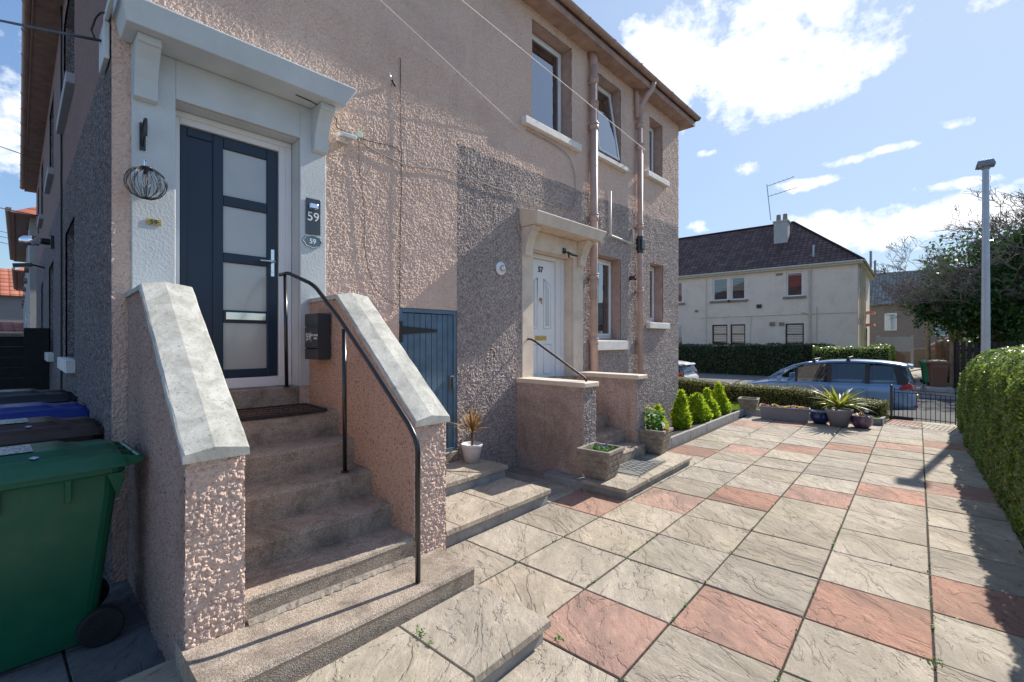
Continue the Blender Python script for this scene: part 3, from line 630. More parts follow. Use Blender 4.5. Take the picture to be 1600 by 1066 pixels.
def canopy(y0, y1, zs, mat, dep=.30, hgt=.16, flare=.035, top=.19, ret=False):
    b = MB(); F = flare
    lo = [(0, y0, zs), (dep, y0, zs), (dep, y1, zs), (0, y1, zs)]
    e1 = [(0, y0 - .004, zs + .022), (dep + .004, y0 - .004, zs + .022), (dep + .004, y1 + .004, zs + .022), (0, y1 + .004, zs + .022)]
    up = [(0, y0 - F, zs + hgt), (dep + F, y0 - F, zs + hgt), (dep + F, y1 + F + .05, zs + hgt), (0, y1 + F + .05, zs + hgt)]
    tp = [(0, y0 - F, zs + hgt + .10), (dep + F, y0 - F, zs + hgt + .012), (dep + F, y1 + F + .05, zs + hgt + .012), (0, y1 + F + .05, zs + hgt + .10)]
    b.loft([lo, e1, up, tp]); return b.build('door_canopy', mat, house, bevel=.006)
c59 = canopy(.645, 2.20, 3.857, M['whiter'])
corbel(c59, .715, .852, 3.855, M['whiter'], .40, .20); corbel(c59, 2.005, 2.135, 3.855, M['whiter'], .40, .20)
b = MB(); b.box(-.30, -.012, gy(0) - .04, gy(0) - .008, 3.70, 3.96); b.box(-.10, .30, gy(0) - .035, gy(0) - .012, 3.975, 4.03); b.build('canopy_return', M['whiter'], c59, bevel=.006)
# ---------------- the navy door
def rect_frame(b, x0, x1, y0, y1, z0, z1, w, m=0, wb=None, wt=None):
    wb = wb if wb is not None else w; wt = wt if wt is not None else w
    b.box(x0, x1, y0, y0 + w, z0, z1, m); b.box(x0, x1, y1 - w, y1, z0, z1, m); b.box(x0, x1, y0 + w, y1 - w, z0, z0 + wb, m); b.box(x0, x1, y0 + w, y1 - w, z1 - wt, z1, m)
b = MB(); b.box(-.25, -.17, .976, 1.033, 1.345, 3.547); b.box(-.25, -.17, 1.787, 1.894, 1.345, 3.547); b.box(-.25, -.17, 1.033, 1.787, 3.452, 3.547); b.box(-.25, -.155, .976, 1.894, 1.305, 1.392)
b.box(-.168, -.155, .978, 1.892, 3.50, 3.546); b.box(-.168, -.155, 1.84, 1.892, 1.393, 3.499)
f59 = b.build('door_frame', M['upvc'], house, bevel=.005)
b = MB(); X0, X1 = -.235, -.195
b.box(X0, X1, 1.037, 1.085, 1.397, 3.448); b.box(X0, X1, 1.268, 1.345, 1.397, 3.448); b.box(X0, X1, 1.692, 1.783, 1.397, 3.448)
b.box(X0, X1, 1.085, 1.268, 3.378, 3.448); b.box(X0, X1, 1.085, 1.268, 1.397, 1.47)
for z0, z1 in ((1.397, 1.467), (1.868, 1.978), (2.385, 2.468), (2.868, 2.955), (3.352, 3.448)): b.box(X0, X1, 1.345, 1.692, z0, z1)
d59 = b.build('front_door', M['navy'], house, bevel=.006, label='navy blue panelled door with four frosted panes')
b = MB(); b.box(-.228, -.208, 1.085, 1.268, 1.47, 3.378); b.build('panel', M['navyp'], d59)
for z0, z1 in ((1.467, 1.868), (1.978, 2.385), (2.468, 2.868), (2.955, 3.352)):
    b = MB(); b.box(-.222, -.214, 1.345, 1.692, z0, z1); b.build('frosted_pane', M['frost'], d59)
b = MB(); b.box(-.195, -.186, 1.362, 1.680, 1.895, 1.960); b.build('letter_plate', M['chrome'], d59, bevel=.003)
b = MB(); b.box(-.195, -.188, 1.723, 1.752, 2.30, 2.545); b.tube([(-.19, 1.738, 2.43), (-.14, 1.738, 2.43), (-.135, 1.72, 2.43), (-.135, 1.615, 2.425)], .009, 10); b.tube([(-.189, 1.738, 2.345), (-.184, 1.738, 2.345)], .011, 12); b.build('door_handle', M['chrome'], d59, bevel=.002)

# ---------------- cellar door
b = MB(); rect_frame(b, -.12, -.004, 2.953, 3.759, .40, 2.072, .045); cf = b.build('cellar_door_frame', M['cellar'], house, bevel=.003)
b = MB(); n = 9; w = (3.714 - 2.998) / n
for i in range(n): b.box(-.045, -.02, 2.998 + w * i + .0035, 2.998 + w * (i + 1) - .0035, .405, 2.02)
b.box(-.06, -.046, 2.998, 3.714, .405, 2.02)
cdr = b.build('cellar_door', M['cellar'], house, bevel=.003, label='blue grey boarded cellar door with a long strap hinge')
b = MB(); b.box(-.019, .006, 2.955, 2.993, 1.70, 1.925); b.add([(-.019, 2.993, 1.785), (-.019, 2.993, 1.875), (-.019, 3.47, 1.845), (-.019, 3.47, 1.815), (-.010, 2.993, 1.785), (-.010, 2.993, 1.875), (-.010, 3.47, 1.845), (-.010, 3.47, 1.815)], [(0, 1, 2, 3), (7, 6, 5, 4), (0, 4, 5, 1), (1, 5, 6, 2), (2, 6, 7, 3), (3, 7, 4, 0)]); b.build('strap_hinge', M['blackm'], cdr)
b = MB(); b.box(-.019, .012, 3.645, 3.70, 1.12, 1.30); b.build('push_button_lock', M['chrome'], cdr, bevel=.008)
b = MB()
for i in range(4):
    for j in range(2): b.box(.012, .016, 3.655 + j * .022, 3.668 + j * .022, 1.16 + i * .03, 1.178 + i * .03)
b.build('lock_button', M['blackm'], cdr)
b = MB(); b.box(-.14, .03, 2.95, 3.762, .285, .399); b.build('cellar_threshold', M['step'], house, bevel=.006)

# ---------------- surround, canopy, door 57
b = MB(); CZ = 3.29
b.box(-.02, .016, 4.919, 5.15, 1.15, CZ); b.box(-.02, .016, 6.125, 6.386, 1.15, CZ); b.box(-.02, .016, 5.15, 6.125, 3.02, CZ)
b.box(-.30, -.0205, 5.135, 5.154, 1.15, 3.0145); b.box(-.30, -.0205, 6.121, 6.14, 1.15, 3.0145); b.box(-.30, -.0205, 5.135, 6.14, 3.015, 3.035)
b.build('door_surround', M['cream'], house, bevel=.006)
c57 = canopy(4.90, 6.50, CZ + .003, M['cream'], .30, .15)
corbel(c57, 4.925, 5.07, CZ, M['cream'], .40, .20); corbel(c57, 6.225, 6.38, CZ, M['cream'], .40, .20)
b = MB(); b.box(-.25, -.17, 5.156, 5.23, 1.15, 3.012); b.box(-.25, -.17, 5.925, 6.119, 1.15, 3.012); b.box(-.25, -.17, 5.23, 5.925, 2.95, 3.012); b.box(-.168, -.155, 6.03, 6.117, 1.15, 3.009); b.box(-.168, -.155, 5.158, 6.03, 2.985, 3.0085)
b.build('door_frame', M['upvc'], house, bevel=.005)
b = MB(); b.box(-.235, -.20, 5.235, 5.92, 1.155, 2.945)
d57 = b.build('front_door', M['upvc'], house, bevel=.004, label='white plastic front door numbered 57')
def moulding(pts, r=.011):
    q = MB(); q.tube(pts + [pts[0]], r, 6); return q
for (ya, yb, zt1, zt2) in ((5.31, 5.49, 2.55, 2.66), (5.64, 5.82, 2.66, 2.55)):
    moulding([(-.199, ya, 1.90), (-.199, yb, 1.90), (-.199, yb, zt2), (-.199, ya, zt1)]).build('moulding', M['upvc'], d57, smooth=True)
    q = MB(); q.add([(-.1975, ya + .045, 1.94), (-.1975, yb - .045, 1.94), (-.1975, yb - .045, zt2 - .04), (-.1975, ya + .045, zt1 - .04), (-.204, ya + .045, 1.94), (-.204, yb - .045, 1.94), (-.204, yb - .045, zt2 - .04), (-.204, ya + .045, zt1 - .04)], [(0, 1, 2, 3), (0, 4, 5, 1), (1, 5, 6, 2), (2, 6, 7, 3), (3, 7, 4, 0)]); q.build('door_glass', M['frost'], d57)
for ya, yb in ((5.31, 5.49), (5.64, 5.82)):
    moulding([(-.199, ya, 1.22), (-.199, yb, 1.22), (-.199, yb, 1.66), (-.199, ya, 1.66)]).build('moulding', M['upvc'], d57, smooth=True)
b = MB(); b.box(-.20, -.190, 5.44, 5.70, 1.72, 1.79); b.build('letter_plate', M['brass'], d57, bevel=.004)
b = MB(); b.lathe([(0, 0), (.028, .002), (.024, .014), (0, .02)], (-.197, 5.565, 2.34), 16, 0, Matrix.Rotation(R(90), 4, 'Y')); b.tube([(-.18, 5.565, 2.34), (-.172, 5.565, 2.30), (-.175, 5.565, 2.27)], .008, 8); b.build('knocker', M['brass'], d57, smooth=True)
text_mesh('door_number', '57', .115, M['letter_dark'], d57, TXat(-.196, 5.565, 2.79), .004, True)

# ---------------- downpipes (parts of the house)
def downpipe(y, segs, r=.052):
    b = MB(); b.tube([(.09, y, segs[0]), (.09, y, segs[-1])], r, 14)
    for z in segs[1:-1]: b.tube([(.09, y, z - .05), (.09, y, z + .05)], r + .012, 14); b.tube([(.09, y, z + .045), (.09, y, z + .06)], r + .02, 14); b.box(-.01, .05, y - .03, y + .03, z - .02, z + .02)
    return b
b = downpipe(6.585, [0.1, 1.7, 2.75, 3.72, 5.2, 5.55, 5.95, 6.20], .062); b.tube([(.09, 6.585, 6.15), (.085, 6.585, 6.32), (.03, 6.585, 6.43)], .062, 14); b.build('soil_pipe', M['pipe'], house, smooth=True)
b = downpipe(8.147, [0.1, 2.65, 3.85, 5.35, 5.75, 6.0], .052); b.tube([(.09, 8.147, 5.95), (.10, 8.15, 6.12), (.20, 8.20, 6.30), (.27, 8.26, 6.42), (.30, 8.28, 6.56)], .052, 14); b.tube([(.06, 8.1, 5.9), (.06, 8.08, 6.3), (.04, 8.08, 6.43)], .045, 12); b.build('drainpipe', M['pipe'], house, smooth=True)
b = MB(); b.tube([(.05, 7.162, 4.30), (.05, 7.162, 3.56), (.05, 7.19, 3.54), (.05, 8.10, 3.50)], .017, 10); b.tube([(.05, 7.96, 3.52), (.05, 7.96, 3.78), (.02, 7.94, 3.80)], .02, 10); b.build('waste_pipe', M['pipew'], house, smooth=True)
b = MB(); b.box(.03, .16, 8.09, 8.21, 3.42, 3.62); b.tube([(.09, 8.147, 3.36), (.09, 8.147, 3.68)], .064, 12); b.build('pipe_clamp', M['black'], house, bevel=.01)

# ================================================================== ENTRANCE STEPS OF 59
st = hthing('concrete_entrance_steps', 'worn concrete stair up to the navy door between two sloping pink roughcast side walls', 'steps')
tops = [.25, .39, .55, .74, .94, 1.14]; fronts = [2.05, 1.665, 1.38, 1.12, .85, .58]
def worn_step(x0, x1, y0, y1, z0, z1, name='step'):
    # nose rounded and slightly dished along its length
    n = 14; rings = []
    for i in range(n + 1):
        y = y0 + (y1 - y0) * i / n; t = (y - y0) / (y1 - y0); dz = -.006 * math.sin(math.pi * t) + .002 * math.sin(t * 5 + z1 * 7); dx = .004 * math.sin(t * 4 + z1 * 9)
        X = x1 + dx; Z = z1 + dz
        rings.append([(x0, y, z0), (X - .012, y, z0), (X - .004, y, z1 - .05), (X - .001, y, Z - .026), (X - .010, y, Z - .009), (X - .030, y, Z - .001), (x0 + .1, y, z1 + dz * .4), (x0, y, z1)])
    b = MB(); b.loft(rings); return b.build(name, M['step'], st, smooth=False, bevel=0)
worn_step(1.55, 2.05, .675, 2.185, 0.0, .25)
for i in range(1, 6): worn_step(fronts[i] - (.42 if i < 5 else .8), fronts[i], .935, 1.985, tops[i] - .28, tops[i])
b = MB(); rf_ = random.Random(8)
b.loft([[(1.655, y, .2505), (1.69 + rf_.uniform(-.006, .012), y, .2508), (1.672, y, .2515 + rf_.uniform(.006, .016)), (1.655, y, .272)] for y in np.linspace(.96, 1.97, 44)]); b.build('mortar_fillet', M['stonepot'], st)
b = MB(); b.box(-.22, .012, .94, 1.90, 1.0, 1.304); b.build('threshold', M['step'], st, bevel=.012)
def cheek(yi0, yi1, x1, zt_front, bend, zt_bend, name, side):
    """side wall: y range, front x, height under the coping at the front and at the bend"""
    def top(x): return zt_front + (zt_bend - zt_front) * np.clip((x1 - x) / (x1 - bend), 0, 1)
    parts = []
    fr = lambda U, V: harl(U, V, .021, .013, 21 + side)
    V_, F_, _ = harl_panel(yi0, yi1, 0, zt_front, .0045, [], lambda U, V, D: (x1 + D, U, V), fr); parts.append((V_, F_))
    for y, sg in ((yi0, -1), (yi1, 1)):
        st_ = .009
        U = axis(.0, x1, st_); T = axis(0, 1, st_ / 1.6); UU, TT = np.meshgrid(U, T, indexing='ij'); ZZ = TT * top(UU)
        amp = .0085 if ((side == 0) == (sg < 0)) else .006
        D = harl(UU, ZZ, .022, amp * 1.25, 31 + side)
        XYZ = np.stack([UU, np.full_like(UU, y) + sg * D, ZZ], -1).reshape(-1, 3); idx = np.arange(UU.size).reshape(UU.shape)
        parts.append((XYZ, np.stack([idx[:-1, :-1], idx[1:, :-1], idx[1:, 1:], idx[:-1, 1:]], -1).reshape(-1, 4)))
    V_, F_ = join(parts)
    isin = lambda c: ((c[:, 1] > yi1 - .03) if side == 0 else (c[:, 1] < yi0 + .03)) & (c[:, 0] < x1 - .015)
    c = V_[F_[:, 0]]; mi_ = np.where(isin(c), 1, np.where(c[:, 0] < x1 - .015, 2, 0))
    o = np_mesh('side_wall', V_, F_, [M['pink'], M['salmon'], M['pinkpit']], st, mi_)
    b = MB(); zc = lambda x: float(top(np.array(x)))
    b.add([(x, y, z) for y in (yi0 + .02, yi1 - .02) for x, z in ((0, 0), (x1 - .02, 0), (x1 - .02, zt_front - .005), (bend, zt_bend - .005), (0, zt_bend - .005))], [(0, 1, 2, 3, 4), (9, 8, 7, 6, 5)] + [(i, (i + 1) % 5 + 0, (i + 1) % 5 + 5, i + 5) for i in range(5)])
    b.build('wall_core', M['salmon'], o)
    return o
def coping(parent, y0, y1, x1, zf, xb, zb, z_wall, lip=.04, ridge=.022, flip=False):
    yr = (y0 + y1) / 2 - .01; xs_ = [0.0, xb] + [xb + (x1 - xb) * k / 14 for k in range(1, 15)]; rings = []
    rnd = random.Random(int(y0 * 100))
    for i, x in enumerate(xs_):
        z = z_wall + (zb - z_wall) * (x / xb) if x <= xb else zb + (zf - zb) * (x - xb) / (x1 - xb)
        j = lambda s=.0022: rnd.uniform(-s, s)
        rings.append([(x, y0 + j(), z - lip + j()), (x, y0 + .004 + j(), z - .006 + j()), (x, y0 + .012, z + j(.001)), (x, yr, z + ridge), (x, y1 - .012, z + j(.001)), (x, y1 - .004 + j(), z - .006 + j()), (x, y1 + j(), z - lip + j())])
    for k, (u, v) in enumerate(((0, 10), (10, 16))):
        rr = rings[u:v] if k == 0 else [[(p[0] + .004, p[1], p[2]) for p in rings[9]]] + rings[10:]
        b = MB(); b.loft(rr); b.build('coping', M['cope'], parent)
for y0, y1, sd_ in ((.690, .945, 0), (1.985, 2.250, 1)):
    w = cheek(y0, y1, 1.67, 1.135, .57, 2.035 if sd_ == 0 else 2.06, 'wall', sd_)
    coping(w, y0 - .018, y1 + .016, 1.70, 1.176, .57, 2.078 if sd_ == 0 else 2.105, 2.06 if sd_ == 0 else 2.10)
# joint lines on the copings: thin mortar seams
for y0, y1, sd_ in ((.690, .945, 0), (1.985, 2.250, 1)):
    z = 1.176 + (2.09 - 1.176) * (1.70 - 1.0) / (1.70 - .57)

# handrail of 59
hr = hthing('black_handrail', 'black tubular metal handrail running down the stair of the navy door', 'handrail')
b = MB(); ps = [(1.952, 1.81, .25), (1.952, 1.81, 1.03), (1.945, 1.81, 1.075), (1.925, 1.81, 1.12), (1.89, 1.81, 1.16), (1.85, 1.81, 1.20), (1.40, 1.805, 1.555), (.945, 1.80, 1.90), (.60, 1.795, 2.13), (.55, 1.79, 2.16), (.48, 1.785, 2.19), (.12, 1.765, 2.30), (.08, 1.76, 2.305), (-.06, 1.755, 2.305)]
b.tube(ps, .0165, 12); b.build('rail', M['black'], hr, smooth=True)
for p, q in (((1.035, 1.81, .74), (1.035, 1.803, 1.80)), ((.035, 1.775, 1.305), (.035, 1.762, 2.29))):
    b = MB(); b.tube([p, q], .0155, 12); b.lathe([(.03, 0), (.03, .006), (.0, .008)], p, 14); b.build('post', M['black'], hr, smooth=True)
# wire mat
mt = hthing('black_ring_doormat', 'black open rubber doormat full of brown leaf bits on the top step', 'doormat', .34, 1.42, 1.141, R(-3))
b = MB(); X, Y_ = .24, .46
for sx in (-1, 1): b.box(sx * X - .012, sx * X + .012, -Y_, Y_, 0, .018)
for sy in (-1, 1): b.box(-X, X, sy * Y_ - .012, sy * Y_ + .012, .001, .0185)
for i in range(1, 8): b.box(-X, X, -Y_ + i * .115 - .005, -Y_ + i * .115 + .005, .002, .011)
for i in range(1, 5): b.box(-X + i * .12 - .008, -X + i * .12 + .008, -Y_, Y_, .0015, .0125)
for i in range(1, 24): b.box(-X, X, -Y_ + i * .0385 - .003, -Y_ + i * .0385 + .003, .0025, .0095)
b.build('rubber_grid', M['mat'], mt)
b = MB(); b.box(-X, X, -Y_, Y_, .0005, .0082); b.build('leaf_litter', M['coir'], mt)

# letterbox
lb = hthing('letterbox', 'anthracite steel letterbox numbered 59 on the inner side of the right stair wall', 'letterbox', .335, 1.975, 1.555)
b = MB(); b.box(-.125, .125, -.105, -.004, .12, .39); b.box(-.125, -.12, -.105, -.004, 0, .12); b.box(.12, .125, -.105, -.004, 0, .12); b.box(-.125, .125, -.01, -.004, 0, .12); b.box(-.125, .125, -.105, -.004, 0, .004)
b.build('case', M['anth'], lb, bevel=.002)
b = MB(); b.box(-.127, .127, -.114, -.106, .0, .09); b.box(-.127, .127, -.114, -.106, .098, .275); b.box(-.127, .127, -.114, -.106, .283, .39); b.build('front_panel', M['anth'], lb, bevel=.002)
FT = Matrix(((1, 0, 0, 0), (0, 0, -1, 0), (0, 1, 0, 0), (0, 0, 0, 1)))
text_mesh('number', '59', .085, M['white'], lb, Matrix.Translation((-.052, -.1145, .19)) @ FT, .0004)
text_mesh('street_name', 'WEST MARKLE', .021, M['white'], lb, Matrix.Translation((.062, -.1145, .205)) @ FT, .0004, True)
text_mesh('street_word', 'STREET', .021, M['white'], lb, Matrix.Translation((.085, -.1145, .178)) @ FT, .0004, True)
for x_ in (-.004, -.098): b = MB(); b.box(x_, x_ + .003, -.1155, -.1142, .15, .235); b.build('divider', M['white'], lb)

# signs by the door
sg = hthing('number_sign', 'tall dark grey plate reading 59 with a chrome light, right of the navy door', 'house number', .016, 2.015, 2.86, group=None)
b = MB(); b.box(.004, .010, -.068, .068, -.165, .165); b.build('plate', M['slate_plate'], sg, bevel=.002)
b = MB(); b.box(.010, .032, -.042, .042, .065, .12); b.build('light', M['chrome'], sg, bevel=.012)
text_mesh('number', '59', .115, M['white'], sg, TXat(.0105, 0, -.005), .0006)
so = hthing('oval_number_sign', 'oval blue grey enamel plate reading 59 below the tall number plate', 'house number', .016, 2.01, 2.63)
b = MB(); pts = []
for k in range(40):
    a = k / 40 * 2 * math.pi; rr = 1 + .05 * math.cos(8 * a); pts.append((.088 * rr * math.cos(a), .058 * rr * math.sin(a)))
b.loft([[(.003, p, q) for p, q in pts], [(.010, p, q) for p, q in pts]]); b.build('plate', M['oval'], so)
b = MB(); rim_ = [(.0105, p * .93, q * .93) for p, q in pts]; b.tube(rim_ + [rim_[0]], .0018, 5); b.build('rim', M['white'], so)
text_mesh('number', '59', .062, M['white'], so, TXat(.0105, 0, 0), .0006, True)
sb = hthing('brass_number_sign', 'small brass plate reading 59 on the left white door pilaster', 'house number', .016, .836, 2.590)
b = MB(); b.box(.002, .006, -.045, .045, -.022, .022); b.build('plate', M['brassd'], sb, bevel=.001)
text_mesh('number', '·59·', .045, M['letter_dark'], sb, TXat(.0065, 0, 0), .0006, True)

# hanging wire globe lamp
gl = hthing('wire_globe_lamp', 'black wire globe lantern with a clear bulb hanging beside the navy door', 'hanging lamp', .155, .77, 2.83)
b = MB(); rnd = random.Random(4)
for k in range(17):
    tilt = R(rnd.uniform(-16, 16)); az = k / 17 * math.pi + rnd.uniform(-.1, .1); rr = .125 * rnd.uniform(.88, 1.0); mm = Matrix.Rotation(az, 3, 'Z') @ Matrix.Rotation(tilt, 3, 'Y')
    b.tube([mm @ Vector((math.cos(a) * rr, 0, math.sin(a) * rr * .92)) for a in [j / 28 * 2 * math.pi for j in range(29)]], .0019, 5)
b.build('wire_cage', M['black'], gl, smooth=True)
b = MB(); b.lathe([(.0, .005), (.012, .0), (.026, -.02), (.031, -.045), (.026, -.07), (.012, -.088), (0, -.093)][::-1], (0, 0, .06), 16); b.build('bulb', M['bulb'], gl, smooth=True)
b = MB(); b.tube([(0, 0, .03), (0, 0, .0)], .004, 6); b.build('filament', M['filament'], gl)
b = MB(); b.tube([(0, 0, .06), (0, 0, .115)], .014, 10); b.lathe([(.045, .10), (.04, .112), (0, .116)], (0, 0, 0), 14); b.build('socket', M['black'], gl, smooth=True)
b = MB(); b.tube([(0, 0, .115), (0, 0, .16)], .012, 8); b.build('clear_cap', M['bulb'], gl)
b = MB()
for k in range(12): z = .155 + k * .0145; b.tube([(0, 0, z), (.004 if k % 2 else 0, 0 if k % 2 else .004, z + .009), (0, 0, z + .018)], .0018, 5)
b.build('chain', M['chrome'], gl)
b = MB(); b.box(-.138, -.126, -.018, .018, .27, .47); b.tube([(-.13, 0, .40), (-.10, 0, .44), (-.04, 0, .47), (0, 0, .455), (.008, 0, .42), (0, 0, .36), (-.006, 0, .335)], .009, 8); b.tube([(-.13, 0, .3), (-.08, 0, .34), (-.02, 0, .40), (0, 0, .44)], .007, 8)
b.build('wall_bracket', M['black'], gl, bevel=.003)

# floodlight, junction box and cables by canopy 59
fl = hthing('white_floodlight', 'small white security floodlight under the end of the big door canopy', 'security light', .02, 2.30, 3.69)
b = MB(); b.box(.03, .15, -.075, .075, -.018, .018, M=Matrix.Rotation(R(12), 4, 'Y')); b.build('housing', M['white'], fl, bevel=.006)
b = MB(); b.box(.045, .135, -.06, .06, -.0215, -.0185, M=Matrix.Rotation(R(12), 4, 'Y')); b.build('lens', M['frost'], fl)
b = MB(); b.box(-.01, .01, -.06, .06, -.05, -.035); b.tube([(0, 0, -.04), (.05, 0, -.03), (.08, 0, -.02)], .006, 6); b.build('bracket', M['white'], fl)
jb = hthing('junction_box', 'pale green round cable box beside the white floodlight', 'cable box', .01, 2.46, 3.755)
b = MB(); b.lathe([(.034, 0), (.034, .05), (.028, .056), (0, .056)], (0, 0, 0), 16, 0, Matrix.Rotation(R(90), 4, 'Y')); b.build('box', m_basic('pale_green_plastic', (.50, .60, .52), .5, .05, 5), jb, smooth=False)
def cable(name, pts, r, mat, label, cat='cable', sub=10, jit=.006, seed=1, world=False):
    rnd = random.Random(seed); P = [Vector(p) for p in pts]; out = []
    for i in range(len(P) - 1):
        p0 = P[max(i - 1, 0)]; p1 = P[i]; p2 = P[i + 1]; p3 = P[min(i + 2, len(P) - 1)]
        for k in range(sub):
            t = k / sub; q = .5 * ((2 * p1) + (-p0 + p2) * t + (2 * p0 - 5 * p1 + 4 * p2 - p3) * t * t + (-p0 + 3 * p1 - 3 * p2 + p3) * t ** 3)
            out.append(q + Vector((0, rnd.uniform(-jit, jit), rnd.uniform(-jit, jit))))
    out.append(P[-1]); b = MB(); b.tube(out, r, 6); o = b.build(name, mat, None, smooth=True)
    if not world: o.matrix_world = HM
    return tag(o, label, cat)
cw = .016
cable('phone_cable', [(cw, 2.955, 4.75), (cw, 2.962, 4.3), (cw, 2.97, 3.6), (cw, 2.955, 2.8), (cw, 2.95, 2.08)], .0045, M['blackm'], 'thin dark cable running down the pink wall to the cellar door corner', jit=.0035)
cable('thin_cable', [(cw, 2.475, 3.73), (cw, 2.48, 3.45), (cw, 2.53, 3.05), (cw, 2.535, 2.7), (cw, 2.585, 2.42), (cw, 2.70, 2.21), (cw, 2.95, 2.085)], .0032, M['blackm'], 'loose thin cable curving from the cable box to the cellar door', seed=2, jit=.003)
cable('rope_cable', [(cw, 2.50, 3.72), (.02, 2.62, 3.665), (.02, 3.06, 3.62), (.02, 3.5, 3.70), (.02, 3.8, 3.71), (.02, 4.45, 3.70), (.02, 5.1, 3.735), (.02, 5.5, 3.735), (.02, 5.95, 3.76), (.02, 6.12, 3.86), (.02, 6.16, 4.1), (.02, 6.12, 4.4), (.02, 5.85, 4.62), (.02, 5.0, 4.66)], .006, M['kerb'], 'pale twisted cable sagging across the wall above the white door', seed=3, jit=.004)
cable('canopy_cable', [(.17, 1.80, 3.848), (.15, 1.95, 3.85), (.10, 2.15, 3.84), (.03, 2.235, 3.83), (.02, 2.24, 3.78), (.02, 2.30, 3.755), (cw, 2.55, 3.74), (cw, 2.9, 3.77), (cw, 2.95, 3.70)], .0042, M['blackm'], 'short black cable clipped under the big door canopy', seed=5, jit=.002)
b = MB(); b.tube([(0, 0, 0), (.06, .01, 0), (.075, .02, -.03), (.07, .02, -.075), (.05, .015, -.09)], .007, 8); o = b.build('iron_hook', M['blackm'], None, smooth=True); o.matrix_world = HM @ Matrix.Translation((0, 4.297, 1.60)); tag(o, 'small rusty iron hook in the grey wall left of the white door', 'hook')
cl_ = hthing('cable_clamp', 'silver cable anchor high on the pink wall', 'cable anchor', .0, 2.86, 4.42)
b = MB(); b.tube([(0, 0, 0), (.05, -.03, .03), (.09, -.09, .07)], .006, 8); b.build('arm', M['chrome'], cl_, smooth=True)
b = MB(); b.tube([(.05, -.03, .03), (.02, .03, .0)], .011, 8); b.build('grip', M['blackm'], cl_, smooth=True)
# round light left of 57
rl = hthing('round_wall_light', 'round white wall light base left of the white door', 'wall light', .01, 4.49, 2.665)
RY = Matrix.Rotation(R(90), 4, 'Y')
b = MB(); b.lathe([(.088, 0), (.088, .018), (.07, .03), (.0, .03)], (0, 0, 0), 26, 0, RY); b.build('base', M['white'], rl, smooth=False)
b = MB(); b.lathe([(.04, .03), (.042, .06), (.03, .085), (0, .09)], (0, 0, 0), 20, 0, RY); b.build('lens', M['chrome'], rl, smooth=True)
pr_ = hthing('brown_wall_lamp', 'small rusty brown bulkhead lamp right of the lower window', 'wall light', .0, 7.93, 2.88)
b = MB(); b.lathe([(.045, 0), (.045, .03), (.032, .04), (.05, .11), (0, .115)], (0, 0, 0), 16, 0, RY); b.build('body', M['winbrown'], pr_, smooth=True)
f7 = hthing('black_floodlight', 'small black security floodlight over the white door', 'security light', -.0, 5.86, 3.03)
b = MB(); b.box(.02, .045, -.03, .03, .02, .10); b.tube([(.04, 0, .06), (.09, .02, .02), (.10, .03, .03)], .012, 8); b.tube([(.09, .02, .02), (.10, .03, -.05)], .014, 8); b.build('bracket', M['black'], f7, bevel=.003)
Mf = Matrix.Translation((.15, .05, .0)) @ Matrix.Rotation(R(35), 4, 'Y')
b = MB(); b.box(-.05, .05, -.075, .075, -.012, .012, M=Mf); b.build('housing', M['black'], f7, bevel=.004)
b = MB(); b.box(-.042, .042, -.066, .066, .0125, .0145, M=Mf); b.box(-.042, .042, -.066, .066, -.0145, -.0125, M=Mf); b.build('lens', M['frost'], f7)
# gable fittings
g1 = thing('glass_bulkhead_lamp', 'clear jar shaped lamp on a black mount on the gable wall', 'wall light', M=HM @ Matrix.Translation((-7.0, gy(-7) - .0, 3.42)))
b = MB(); b.box(-.07, .07, -.05, 0, -.11, .11); b.tube([(0, -.04, 0), (0, -.16, 0)], .055, 14); b.build('mount', M['black'], g1, bevel=.008)
b = MB(); b.tube([(0, -.14, 0), (0, -.2, 0), (0, -.36, -.02), (0, -.42, -.02)], [.05, .085, .08, .03], 16); b.build('glass_jar', M['bulb'], g1, smooth=True)
g2 = thing('gable_floodlight', 'flat black floodlight sticking out far along the gable wall', 'security light', M=HM @ Matrix.Translation((-10.6, gy(-10.6), 3.42)))
b = MB(); b.tube([(0, 0, -.05), (0, -.22, 0)], .02, 8); b.box(-.13, .13, -.5, -.2, -.02, .05, M=Matrix.Rotation(R(8), 4, 'X')); b.build('housing', M['black'], g2, bevel=.01)
cable('gable_cable', [(-4.75, gy(-4.7) - .02, 6.4), (-4.75, gy(-4.7) - .02, 4), (-4.75, gy(-4.7) - .02, 2), (-4.75, gy(-4.7) - .02, .6)], .012, M['blackm'], 'dark cable running straight down the grey gable wall', jit=.001)
# ================================================================== GROUND
def ground_z(y): 
    return float(np.interp(y, [-200, 13.15, 14.2, 15.95, 24.2, 26.0, 60, 900], [-.045, -.045, -.36, -.38, -.36, -.20, -.10, 0]))
ys = [-400, -60, -10, 0, 13.15, 13.6, 14.2, 15.95, 24.2, 25, 26.0, 30, 36, 60, 120, 900]; xs = [-900, -120, -60, -30, -12, -6, -2, 2, 6, 12, 40, 120, 900]
V = [(x, y, ground_z(y)) for y in ys for x in xs]; nx = len(xs); F = [(j * nx + i, j * nx + i + 1, (j + 1) * nx + i + 1, (j + 1) * nx + i) for j in range(len(ys) - 1) for i in range(nx - 1) if not (15.9 < ys[j] < 24.1)]
o = np_mesh('ground', V, F, [M['pave'], M['lawn']], None, [1 if (F_ // nx) >= 11 or False else 0 for F_ in [f[0] for f in F]]); o['kind'] = 'structure'
b = MB(); b.box(-900, 900, 15.96, 24.19, -.7, -.50); o = b.build('road', M['asphalt']); o['kind'] = 'structure'
